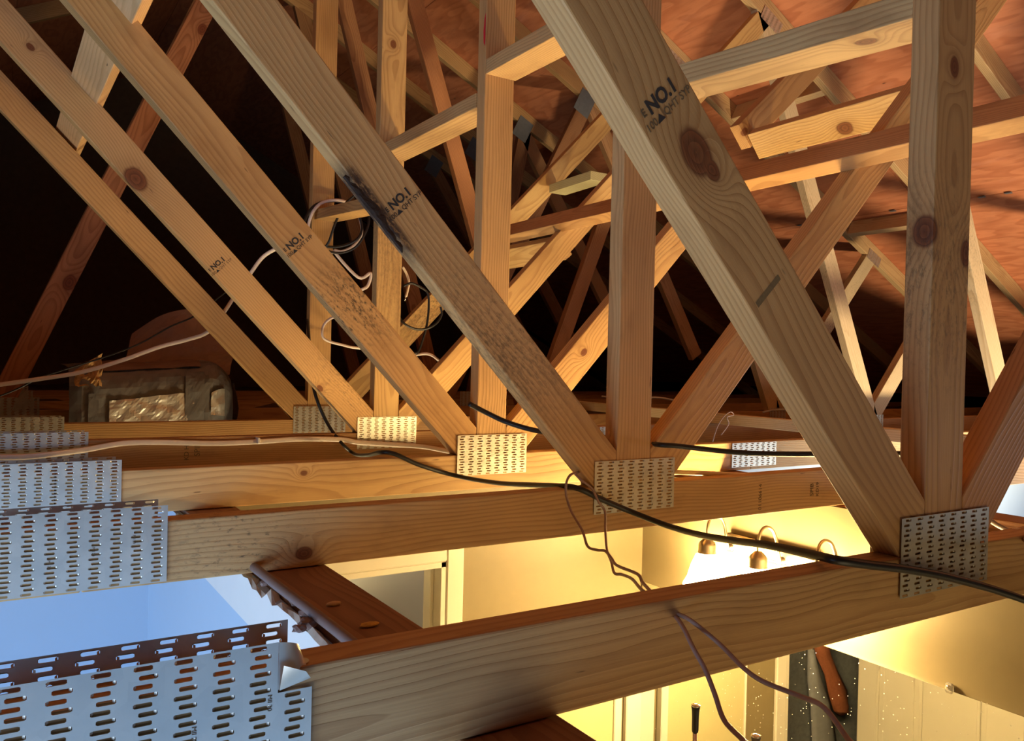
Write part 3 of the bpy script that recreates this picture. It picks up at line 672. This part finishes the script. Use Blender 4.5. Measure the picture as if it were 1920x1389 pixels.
mi=tag(empty('wall_mirror',(0.87,0.3,-1.0)),'large frameless mirror with water spots below the vanity light','mirror')
boxes('mirror_pane',[(0.864,0.8695,-0.75,YB-0.012,-1.60,-0.503)],MIRROR,mi)
for y in (0.44,1.20):
    cl=boxes('mirror_clip',[(0.859,0.8695,y-0.009,y+0.009,-0.509,-0.486)],CLEAR,mi,0.003)
    lathe('clip_screw',[(0.0005,0.003),(0.003,0.0025),(0.0045,0.0)],CHROME,cl,Matrix.Translation((0.859,y,-0.493))@Matrix.Rotation(-PI/2,4,'Y'),12)
# white moulded door standing open against the left wall
dr=tag(empty('bathroom_door',(-0.372,YB,ZF)),'white moulded panel door swung open into the bathroom, reflected in the mirror','door')
XD=-0.372
vsD=[]; fsD=[]
dw=0.78; y1=YB-0.014; y0=y1-dw; zt=DH-0.02
boxes('door_leaf',[(XD-0.0175,XD+0.0175,y0,y1,ZF+0.01,zt)],DOORW,dr,0.002)
colsY=[(y1-0.085-0.20,y1-0.085),(y0+0.085,y0+0.085+0.20)]
for (ya,yb) in colsY:
    for za,zb in ((zt-0.10-0.25,zt-0.10),(zt-0.46-0.62,zt-0.46),(ZF+0.24,ZF+0.82)):
        # moulded frame and raised field
        w=0.014; X0=XD+0.0175
        f=[(X0,X0+0.006,ya,ya+w,za,zb),(X0,X0+0.006,yb-w,yb,za,zb),(X0,X0+0.006,ya+w,yb-w,za,za+w),(X0,X0+0.006,ya+w,yb-w,zb-w,zb)]
        po=boxes('door_panel',f+[(X0,X0+0.004,ya+0.035,yb-0.035,za+0.035,zb-0.035)],DOORW,dr,0.003)
kb=boxes('door_hinge',[(XD+0.0175,XD+0.0195,y1-0.03,y1,zt-0.26,zt-0.17)],NICKEL,dr)
# framed olive panel on the back wall
pn=tag(empty('wall_cabinet',(0.55,YB,-0.95)),'olive framed cabinet panel on the back bathroom wall','cabinet')
boxes('cabinet_door',[(0.352,0.742,YB-0.022,YB-0.0005,-1.45,-0.66)],OLIVE,pn,0.003)
boxes('cabinet_frame',[(0.742,0.775,YB-0.028,YB-0.0005,-1.48,-0.64),(0.344,0.352,YB-0.028,YB-0.0005,-1.48,-0.64),(0.352,0.742,YB-0.028,YB-0.0005,-0.66,-0.64),(0.352,0.742,YB-0.028,YB-0.0005,-1.48,-1.45)],TRIMW,pn,0.003)
tag(boxes('trim_6',[(0.80,0.8695,YB-0.02,YB-0.0005,ZF,-0.64)],TRIMW,None,0.003),kind='structure')
# poles standing in the room with dark grips
def pole(label,x,y,zt,mat):
    r=tag(empty('long_pole',(x,y,ZF)),label,'pole')
    lathe('shaft',[(0.0048,0.0),(0.0048,zt-ZF-0.05)],CHROME,r,Matrix.Translation((x,y,ZF)),14)
    lathe('grip',[(0.006,-0.054),(0.0068,-0.050),(0.0070,-0.022),(0.0078,-0.009),(0.0093,-0.0015)],mat,r,Matrix.Translation((x,y,zt)),18)
    lathe('end_cap',[(0.0093,-0.0015),(0.0090,0.001),(0.003,0.002)],CHROME,r,Matrix.Translation((x,y,zt)),18)
pole('upright pole with flared black grip and chrome shaft standing in the bathroom',0.18,0.572,-0.446,BLACKR)
pole('shorter upright pole with grey grip at the bottom edge beside the loose wire',0.18,0.418,-0.4455,flat('grey_grip',(0.16,0.14,0.12),0.5))
# made-up stand-ins for a dark doorway and an arm, seen only in the mirror
def drape(name,x0,x1,y,z0,z1,mat,n=36,amp=0.018,label='',cat='dark_sheet'):
    vs=[]; fs=[]
    for j in range(9):
        for i in range(n+1):
            t=i/n; z=z0+(z1-z0)*j/8
            vs.append((x0+(x1-x0)*t,y+amp*math.sin(t*22)*(1-0.3*j/8)+0.004*math.sin(9*t+j),z))
    for j in range(8):
        for i in range(n): a=j*(n+1)+i; fs.append((a,a+1,a+n+2,a+n+1))
    o=link(name,mesh(name,vs,fs,True),mat); m=o.modifiers.new('solid','SOLIDIFY'); m.thickness=0.004
    return tag(o,label,cat)
drape('dark_sheet',-1.25,-0.24,1.78,ZF+0.05,-0.30,GREYC,label='dark grey sheet added behind the bathroom doorway for the dim hall, reflected in the mirror')
def askew(name,pts,mat,label,cat,th=0.012):
    vs=[]; fs=[]; n=len(pts)
    for i,(xa,xb,z) in enumerate(pts):
        for k in range(7):
            t=k/6; vs.append((xa+(xb-xa)*t,1.715-0.022*math.sin(PI*t)+0.004*math.sin(11*t+i*2),z+0.006*math.sin(5*t+i)))
    for i in range(n-1):
        for k in range(6): a=i*7+k; fs.append((a,a+1,a+8,a+7))
    o=link(name,mesh(name,vs,fs,True),mat); m=o.modifiers.new('solid','SOLIDIFY'); m.thickness=th
    return tag(o,label,cat)
askew('arm_stand_in',[(-0.325,-0.425,-0.93),(-0.36,-0.46,-1.04),(-0.42,-0.52,-1.14),(-0.46,-0.585,-1.24),(-0.50,-0.60,-1.31),(-0.535,-0.60,-1.335)],BROWNC,'reddish brown shape standing in for an arm, reflected in the mirror','arm_stand_in')
askew('shirt',[(-0.30,-0.33,-1.0),(-0.31,-0.40,-1.15),(-0.33,-0.47,-1.27),(-0.36,-0.53,-1.5),(-0.36,-0.53,-1.9)],LGREY,'light grey shirt shape standing in for a person below the arm, reflected in the mirror','garment')  # stand-in for the clothing of a person in the hall
# ------------------------------------------------------------------ pipe, cables, wires
WIRES={
 'black_main':[[-0.0438,2.36,0.3739],[-0.0892,2.2,0.2919],[-0.149,2.0,0.2183],[-0.1616,1.92,0.1259],[-0.1334,1.885,0.0348],[-0.1063,1.822,-0.0275],[-0.0744,1.79,-0.0602],[-0.1837,1.42,-0.0191],[-0.2367,1.22,0.0111],[-0.2166,1.178,0.011],[-0.1497,1.17,-0.0191],[-0.0494,1.165,-0.0496],[-0.0418,1.0,-0.0433],[-0.0732,0.8,-0.0185],[-0.1064,0.66,0.001],[-0.1034,0.605,0.0036],[-0.0499,0.6,-0.0202],[0.017,0.585,-0.0481],[0.0202,0.5,-0.0565],[-0.0202,0.38,-0.0465],[-0.0852,0.24,-0.0234],[-0.1337,0.14,-0.0047],[-0.1783,0.03,0.0096],[-0.19,-0.008,0.0133],[-0.1237,-0.012,0.0005],[-0.0605,-0.014,-0.0109],[0.0214,-0.015,-0.0291],[0.117,-0.02,-0.0546],[0.197,-0.03,-0.0795],[0.2606,-0.05,-0.1027]],
 'white_chord':[[-1.0731,1.8,-0.031],[-1.0065,1.8,-0.0325],[-0.9491,1.8,-0.0335],[-0.8901,1.8,-0.0291],[-0.8152,1.82,-0.0229],[-0.7251,1.825,-0.0093],[-0.6305,1.828,-0.0097],[-0.4877,1.83,-0.0175],[-0.3621,1.83,-0.0169],[-0.239,1.83,-0.0127],[-0.1054,1.825,-0.0179],[-0.0545,1.82,-0.0273],[0.0545,1.82,-0.0377],[0.1711,1.825,-0.0491],[0.2633,1.83,-0.0671],[0.3353,1.86,-0.0821]],
 'white_run':[[-1.0914,2.53,0.1071],[-1.005,2.53,0.123],[-0.9002,2.53,0.1414],[-0.7749,2.53,0.1661],[-0.6437,2.53,0.2108],[-0.5235,2.53,0.261],[-0.4341,2.53,0.2889],[-0.3606,2.53,0.3208],[-0.3053,2.53,0.3963],[-0.268,2.53,0.4579],[-0.2111,2.53,0.5479],[-0.1654,2.52,0.6153],[-0.1131,2.46,0.6542],[-0.0555,2.42,0.6955]],
 'black_run':[[-1.0913,2.56,0.0543],[-1.0042,2.56,0.0851],[-0.9521,2.56,0.1099],[-0.8914,2.56,0.1459],[-0.8051,2.56,0.1796],[-0.691,2.56,0.2225],[-0.5894,2.56,0.2685],[-0.4842,2.56,0.3357],[-0.4024,2.56,0.3785],[-0.2998,2.56,0.4675],[-0.203,2.56,0.5388]],
 'coil_white':[[-0.0353,2.3933,0.7446],[-0.0286,2.3911,0.7674],[-0.0187,2.3891,0.7879],[-0.0058,2.3875,0.805],[0.0109,2.3862,0.8185],[0.0314,2.3854,0.8281],[0.055,2.385,0.834],[0.0796,2.3852,0.8358],[0.1027,2.3858,0.8332],[0.1229,2.3869,0.8259],[0.1397,2.3885,0.8136],[0.1535,2.3903,0.7968],[0.1647,2.3924,0.7762],[0.1723,2.3946,0.7532],[0.1747,2.3969,0.7292],[0.1702,2.399,0.706],[0.1586,2.401,0.685],[0.1411,2.4026,0.6674],[0.12,2.4039,0.6539],[0.0974,2.4047,0.6448],[0.0745,2.405,0.6401],[0.0516,2.4048,0.6395],[0.0286,2.4041,0.6431],[0.0064,2.403,0.6511],[-0.0131,2.4014,0.6636],[-0.0278,2.3996,0.6805],[-0.0361,2.3974,0.701],[-0.038,2.3952,0.7239],[-0.0347,2.393,0.7476],[-0.0275,2.3908,0.7702],[-0.0172,2.3889,0.7903],[-0.0039,2.3873,0.807],[0.0133,2.3861,0.8199],[0.0343,2.3853,0.8291],[0.0582,2.385,0.8344],[0.0827,2.3852,0.8357],[0.1055,2.3859,0.8325],[0.1252,2.3871,0.8246],[0.1416,2.3887,0.8117],[0.1551,2.3906,0.7943],[0.1659,2.3927,0.7734],[0.1729,2.3949,0.7501],[0.1745,2.3972,0.7262],[0.1691,2.3993,0.7031],[0.1567,2.4012,0.6825],[0.1385,2.4028,0.6654],[0.1171,2.404,0.6525],[0.0945,2.4047,0.644],[0.0716,2.405,0.6397],[0.1547,2.37,0.5477],[0.2004,2.36,0.5669],[0.1906,2.36,0.5188],[0.1608,2.35,0.4997]],
 'coil_black':[[-0.0592,2.3829,0.7135],[-0.0564,2.3856,0.7359],[-0.0486,2.3883,0.7586],[-0.0377,2.3908,0.7794],[-0.0246,2.393,0.7971],[-0.0084,2.3948,0.8111],[0.0121,2.3961,0.8215],[0.0367,2.3968,0.8287],[0.0635,2.397,0.8328],[0.0896,2.3965,0.8334],[0.1122,2.3954,0.8299],[0.1302,2.3938,0.8217],[0.1445,2.3918,0.8087],[0.1561,2.3894,0.7913],[0.1652,2.3868,0.7706],[0.1699,2.3841,0.748],[0.1677,2.3814,0.7255],[0.1572,2.3789,0.7045],[0.1389,2.3768,0.6867],[0.1156,2.375,0.6727],[0.0905,2.3738,0.6628],[0.0657,2.3731,0.6567],[0.0415,2.373,0.6541],[0.0174,2.3736,0.6547],[-0.0064,2.3747,0.659],[-0.0285,2.3764,0.6673],[-0.046,2.3785,0.6803],[-0.0565,2.3809,0.6976],[-0.0591,2.3835,0.7185],[-0.0549,2.3862,0.7412],[-0.0463,2.3889,0.7636],[-0.035,2.3913,0.7838],[-0.0212,2.3935,0.8006],[-0.0041,2.3952,0.8137],[0.0174,2.3963,0.8234],[0.0427,2.3969,0.8299],[0.0697,2.3969,0.8333],[0.0951,2.3963,0.833],[0.1167,2.3951,0.8285],[0.1338,2.3934,0.8192],[0.1474,2.3913,0.8051],[0.1585,2.3888,0.7868],[0.1667,2.3862,0.7655],[0.1701,2.3835,0.7428],[0.1661,2.3808,0.7205],[0.1536,2.3784,0.7002],[0.1339,2.3763,0.6831],[0.1099,2.3747,0.6701],[0.0848,2.3736,0.6611],[0.0601,2.373,0.6558],[0.036,2.3731,0.6539],[0.0119,2.3738,0.6554],[-0.0117,2.3751,0.6605],[-0.033,2.3768,0.6699],[-0.0491,2.379,0.6839]],
 'coil_black2':[[0.1051,2.3,0.8451],[0.0643,2.3,0.8023],[0.031,2.3,0.7295],[0.0156,2.31,0.6701],[0.0054,2.32,0.6447],[0.0133,2.33,0.6327],[0.0692,2.33,0.6299],[0.1276,2.33,0.6595],[0.1689,2.33,0.7284],[0.1804,2.34,0.7818],[0.1749,2.35,0.8234]],
 'white_loop':[[0.1044,2.3,0.427],[0.0633,2.3,0.397],[0.0226,2.3,0.3811],[-0.0013,2.3,0.3584],[-0.0087,2.3,0.3307],[-0.0021,2.3,0.3075],[0.0246,2.3,0.2947],[0.0659,2.3,0.2862],[0.1039,2.29,0.2774],[0.1594,2.27,0.2711],[0.1672,2.0,0.247],[0.2201,1.9,0.2579],[0.2653,1.9,0.2372]],
 'black_loop':[[0.1384,1.92,0.4838],[0.1678,1.92,0.4949],[0.204,1.92,0.483],[0.2288,1.92,0.4647],[0.234,1.92,0.4193],[0.2293,1.92,0.3642],[0.2183,1.92,0.3181],[0.1995,1.92,0.2664],[0.1856,1.92,0.2588]],
 'black_loop2':[[0.2739,1.91,0.4211],[0.2788,1.91,0.3938],[0.259,1.91,0.3634],[0.2228,1.91,0.3436],[0.1828,1.91,0.3401],[0.1429,1.91,0.3545],[0.1235,1.92,0.3772]],
 'white_stub':[[0.1467,1.95,0.5517],[0.1632,1.95,0.5258],[0.1719,1.95,0.4991],[0.1666,1.95,0.4714],[0.1611,1.95,0.4511]],
 'thin1':[[-0.0778,0.64,0.0285],[-0.1264,0.6,0.0312],[-0.1467,0.585,0.0197],[-0.1497,0.58,-0.0034],[-0.1518,0.56,-0.0288],[-0.1577,0.52,-0.054],[-0.1765,0.48,-0.0709],[-0.1878,0.44,-0.0677],[-0.1873,0.42,-0.0654],[-0.2068,0.38,-0.0667],[-0.2294,0.34,-0.066],[-0.2596,0.26,-0.0568],[-0.2851,0.22,-0.0559],[-0.3531,0.12,-0.04],[-0.4213,0.02,-0.021],[-0.4458,-0.03,-0.0128],[-0.4366,-0.06,-0.0287],[-0.439,-0.09,-0.0398],[-0.4347,-0.11,-0.047],[-0.4214,-0.14,-0.0524],[-0.4288,-0.17,-0.0496],[-0.4383,-0.2,-0.062],[-0.4464,-0.22,-0.0667]],
 'thin2':[[-0.1042,0.62,0.0314],[-0.0977,0.605,0.0191],[-0.08,0.595,0.0035],[-0.0721,0.585,-0.0193],[-0.0604,0.58,-0.0372],[-0.0825,0.55,-0.0616],[-0.1431,0.47,-0.0776],[-0.1912,0.4,-0.0769],[-0.2091,0.37,-0.0866],[-0.2196,0.34,-0.0808],[-0.2429,0.29,-0.0726],[-0.3046,0.2,-0.0578],[-0.363,0.1,-0.0423],[-0.4293,0.01,-0.0205],[-0.4548,-0.03,-0.0193],[-0.4716,-0.06,-0.0264],[-0.4765,-0.08,-0.0387],[-0.4848,-0.1,-0.0518],[-0.4937,-0.12,-0.0657],[-0.5029,-0.15,-0.0692],[-0.5132,-0.17,-0.0697]],
 'black_right':[[-0.2301,0.8,0.1511],[-0.1868,0.8,0.1315],[-0.1611,0.76,0.1148],[-0.1178,0.72,0.1013],[-0.0412,0.7,0.0936],[0.0383,0.68,0.0857],[0.1063,0.668,0.076],[0.1058,0.64,0.0765],[0.0949,0.6,0.0786],[0.1187,0.58,0.0777],[0.1763,0.55,0.0713],[0.2272,0.5,0.0682],[0.2791,0.44,0.0705],[0.2997,0.36,0.0783],[0.2652,0.25,0.0914],[0.198,0.15,0.1048],[0.1748,0.085,0.1135],[0.2369,0.075,0.1146],[0.2769,0.06,0.1171],[0.3528,0.05,0.1178],[0.4289,0.03,0.1197]],
 'tan_cable':[[0.2429,0.72,0.0031],[0.2486,0.68,0.0055],[0.2764,0.66,0.0055],[0.3534,0.655,-0.0003],[0.434,0.65,-0.0087],[0.5372,0.645,-0.0211],[0.6141,0.645,-0.0368],[0.6942,0.645,-0.048],[0.8212,0.645,-0.0652]],
 'right_cable':[[0.539,0.2,-0.0302],[0.4098,0.12,-0.0177],[0.3438,0.07,-0.0125],[0.2944,0.03,-0.0081],[0.2554,0.0,-0.0058],[0.2311,-0.04,-0.0107]],
 'far_white':[[1.7834,2.9,0.0624],[1.8957,2.8,0.0524],[2.0429,2.75,0.0632],[2.1544,2.7,0.0448],[2.1371,2.6,0.0272]],
 'far_white2':[[2.4374,2.35,0.0021],[2.4614,2.3,0.0164],[2.4439,2.2,0.0255],[2.4857,2.15,0.0226],[2.5482,2.1,0.0086]],
 'far_thin':[[1.2834,1.6,-0.047],[1.307,1.6,0.0092],[1.3429,1.6,0.0493],[1.3773,1.6,0.0653],[1.3925,1.6,0.0527],[1.3576,1.6,0.045],[1.3674,1.6,0.0182],[1.3283,1.6,-0.0219]],
}

def run_on(key, step, n, start=False):
    L=[tuple(p) for p in WIRES[key]]
    for i in range(n):
        p=L[0] if start else L[-1]; q=tuple(a+b for a,b in zip(p,step)); L=[q]+L if start else L+[q]
    WIRES[key]=L
run_on('black_main',(0.12,-0.05,-0.004),8); run_on('black_right',(0.12,-0.02,0.0),8); run_on('right_cable',(0.02,-0.12,0.0),6)
run_on('thin1',(0.03,-0.02,-0.07),5); run_on('thin2',(0.02,-0.02,-0.07),5); run_on('tan_cable',(0.10,0.0,0.0),5)
run_on('white_chord',(-0.12,0.0,0.0),6,True); run_on('white_run',(-0.12,0.0,-0.01),6,True); run_on('black_run',(-0.12,0.0,-0.01),6,True)
tag(tube('pipe',[(-0.684,0.045,-0.080),(-0.684,0.30,-0.080),(-0.689,0.50,-0.080),(-0.691,0.655,-0.080)],0.0068,PIPEM,None,12,4),'thin brown pipe lying along the torn wall edge','pipe')
for (x,y,s,sd) in ((-0.668,0.455,0.010,1),(-0.676,0.40,0.008,2),(-0.684,0.36,0.011,3),(-0.68,0.56,0.008,4),(-0.70,0.345,0.008,5)):
    random.seed(sd); bm=bmesh.new(); bmesh.ops.create_icosphere(bm,subdivisions=2,radius=s)
    for v in bm.verts: v.co*=0.75+0.5*random.random(); v.co.z*=0.6
    me=bpy.data.meshes.new('plaster_lump'); bm.to_mesh(me); bm.free()
    tag(link('plaster_lump',me,PIPEM,None,Matrix.Translation((x-0.012,y,-0.088))),{3:'largest crumbled plaster lump midway along the brown pipe',1:'crumbled plaster lump on the torn edge just beyond the largest one',2:'small plaster lump touching the largest one',4:'small plaster lump far along the pipe against the second chord',5:'small plaster lump nearest the first chord'}[sd],'plaster','plaster lumps beside the pipe')
for lab,x,y,sx,sd in (('pale oval wood chip on the wall plate',-0.642,0.419,0.010,8),('yellow splintered chip with dark tail on the wall plate',-0.634,0.318,0.013,9)):
    random.seed(sd); bm=bmesh.new(); bmesh.ops.create_icosphere(bm,subdivisions=2,radius=1)
    for v in bm.verts: v.co=Vector((v.co.x*sx*(0.8+0.4*random.random()),v.co.y*sx*0.5,v.co.z*0.003))
    me=bpy.data.meshes.new('wood_chip'); bm.to_mesh(me); bm.free()
    tag(link('wood_chip',me,flat('pale_chip',(0.62,0.42,0.2),0.8,0,0.2,90) if sd==8 else flat('yellow_chip',(0.62,0.36,0.06),0.7,0,0.5,120),None,Matrix.Translation((x,y,-0.087))),lab,'wood chip')
def cable(key,name,r,mat,label,cat='cable',**kw):
    return tag(tube(name,WIRES[key],r,mat,None,**kw),label,cat)
cable('black_main','black_cable',0.0054,CABLE_K,'thick black cable draping from the coil across every chord to the right edge')
w=cable('white_chord','white_cable',0.0075,CABLE_W,'flat white cable stapled along the face of the fourth bottom chord',flat=0.5)
boxes('cable_staple',[(-0.3655,-0.3585,1.815,1.8435,-0.0215,-0.004)],PLASTW,w,0.001)
cable('white_run','white_cable',0.0072,CABLE_W,'pinkish white cable rising from the left edge over the duct to the coil',flat=0.6)
cable('black_run','thin_black_wire',0.0030,CABLE_K,'thin black wire following just below the pinkish cable over the duct')
cable('coil_white','cable_coil',0.0060,CABLE_W,'hanging coil of white cable by the fifth king post')
cable('coil_black','cable_coil',0.0052,CABLE_K,'hanging coil of black cable wound with the white one')
cable('coil_black2','black_cable',0.0046,CABLE_K,'loose black cable loop drooping in front of the hanging coil')
cable('white_loop','white_cable',0.0048,CABLE_W,'white cable bent in a hook below the coil, running right behind the webs')
cable('black_loop','black_cable',0.0042,CABLE_K,'black cable dropping in a curve beside the fourth king post')
cable('black_loop2','black_cable',0.0042,CABLE_K,'black cable scoop crossing the dropping one beside the fourth king post')
s=cable('white_stub','white_cable',0.0045,CABLE_W,'short white cable end with bare tip beside the fourth king post')
tube('bare_tip',[WIRES['white_stub'][-1],tuple(Vector(WIRES['white_stub'][-1])+Vector((-0.004,0,-0.015)))],0.0022,CHROME,s,6,1)
cable('thin1','bell_wire',0.00235,CABLE_B,'thin brown twisted wire hanging down to the right of its twin at the bottom',cat='wire')
cable('thin2','bell_wire',0.0023,CABLE_B,'thin brown twisted wire dropping steeply left of its twin at the bottom',cat='wire')
cable('black_right','black_cable',0.0052,CABLE_K,'black cable running level behind the nearest posts to the right edge')
cable('tan_cable','tan_cable',0.0050,CABLE_T,'tan cable lying on the second chord right of its center plate')
rc=cable('right_cable','brown_cable',0.0042,PIPEM,'brown cable stapled to the wall plate at the right edge')
rp=Vector(WIRES['right_cable'][3]); boxes('cable_staple',[(rp.x-0.008,rp.x+0.010,rp.y-0.006,rp.y+0.006,rp.z-0.006,rp.z+0.009)],CABLE_T,rc,0.003)
cable('far_white','white_cable',0.0050,PLASTW,'white cable lying far back just right of the second king post')
cable('far_white2','white_cable',0.0050,PLASTW,'white cable arched far back behind the nearest left web')
cable('far_thin','bell_wire',0.0022,CABLE_B,'thin curled wire standing up behind the splice plate at the right rear',cat='wire',sides=6)
# ------------------------------------------------------------------ wrapped duct behind the fifth truss
du=tag(empty('wrapped_duct',(-0.52,2.85,-0.09)),'duct wrapped in grey tape and crumpled foil, lying behind the fifth truss','duct')
def crumple(name,fn,nu,nv,mat,parent,amp,seed,scale=16):
    vs=[]; fs=[]
    for j in range(nv+1):
        for i in range(nu+1):
            p=Vector(fn(i/nu,j/nv)); d=amp*mnoise.noise(p*scale+Vector((seed,0,0)))+amp*0.5*abs(mnoise.noise(p*scale*2.3+Vector((0,seed,0))))
            vs.append(p+Vector((0.3*d,-d,0.5*d)))
    for j in range(nv):
        for i in range(nu): a=j*(nu+1)+i; fs.append((a,a+1,a+nu+2,a+nu+1))
    return link(name,mesh(name,vs,fs,False),mat,parent)
def duct_pt(u,v,off=0.0):
    # v runs round the front: bottom -> front -> rounded top -> back; u along X, ends rounded
    x=-0.80+0.575*u; e=max(0.0,(u-0.80)/0.20); l=max(0.0,(0.06-u)/0.06)
    H=0.265-0.01*(1-u)+0.03*u; rr=0.09
    y0=2.60+0.10*e*e+0.02*l; z0=-0.074
    H=H*(1-0.25*e*e)
    if v<0.35: y,z=y0,z0+(H-rr)*v/0.35
    elif v<0.65:
        a=(v-0.35)/0.30*PI/2; y,z=y0+rr*(1-math.cos(a)),z0+H-rr+rr*math.sin(a)
    else: y,z=y0+rr+0.35*(v-0.65)/0.35,z0+H+0.02*(v-0.65)
    return (x,y-off*(1 if v<0.65 else 0),z+off*(v-0.35 if v>0.35 else 0))
crumple('duct_body',lambda u,v:duct_pt(u,v),46,30,TAPE,du,0.006,1)
crumple('end_cap',lambda u,v:(-0.225+0.02*math.sin(PI*v),2.70+0.33*u,-0.074+0.20*v),8,8,TAPE,du,0.008,4)
crumple('foil_patch',lambda u,v:duct_pt(0.215+0.50*u,0.06+0.22*v+0.03*u,0.007),36,14,FOIL,du,0.006,9,30)
crumple('foil_patch',lambda u,v:duct_pt(0.815+0.10*u,0.15+0.21*v*(0.7+0.3*u),0.008),10,12,FOIL,du,0.005,12,30)
crumple('kraft_flap',lambda u,v:duct_pt(0.14+0.62*u,0.52+0.46*v,0.008),24,12,KRAFT,du,0.005,15)
crumple('kraft_flap',lambda u,v:(-0.62+0.40*u+0.06*v,2.78+0.16*v,0.16+0.26*v*(0.6+0.4*math.sin(PI*u))),18,12,KRAFT,du,0.02,20,7)
crumple('torn_insulation',lambda u,v:(-0.785+0.085*u,2.60+0.03*v,0.115+0.055*v+0.06*u*v),14,10,FLUFF,du,0.02,30,40)
crumple('tape_strip',lambda u,v:duct_pt(0.10+0.055*u,0.0+0.34*v,0.010),4,14,TAPE,du,0.004,35)
crumple('tape_strip',lambda u,v:duct_pt(0.655+0.115*u,0.0+0.46*v,0.011),8,18,TAPE,du,0.005,40)
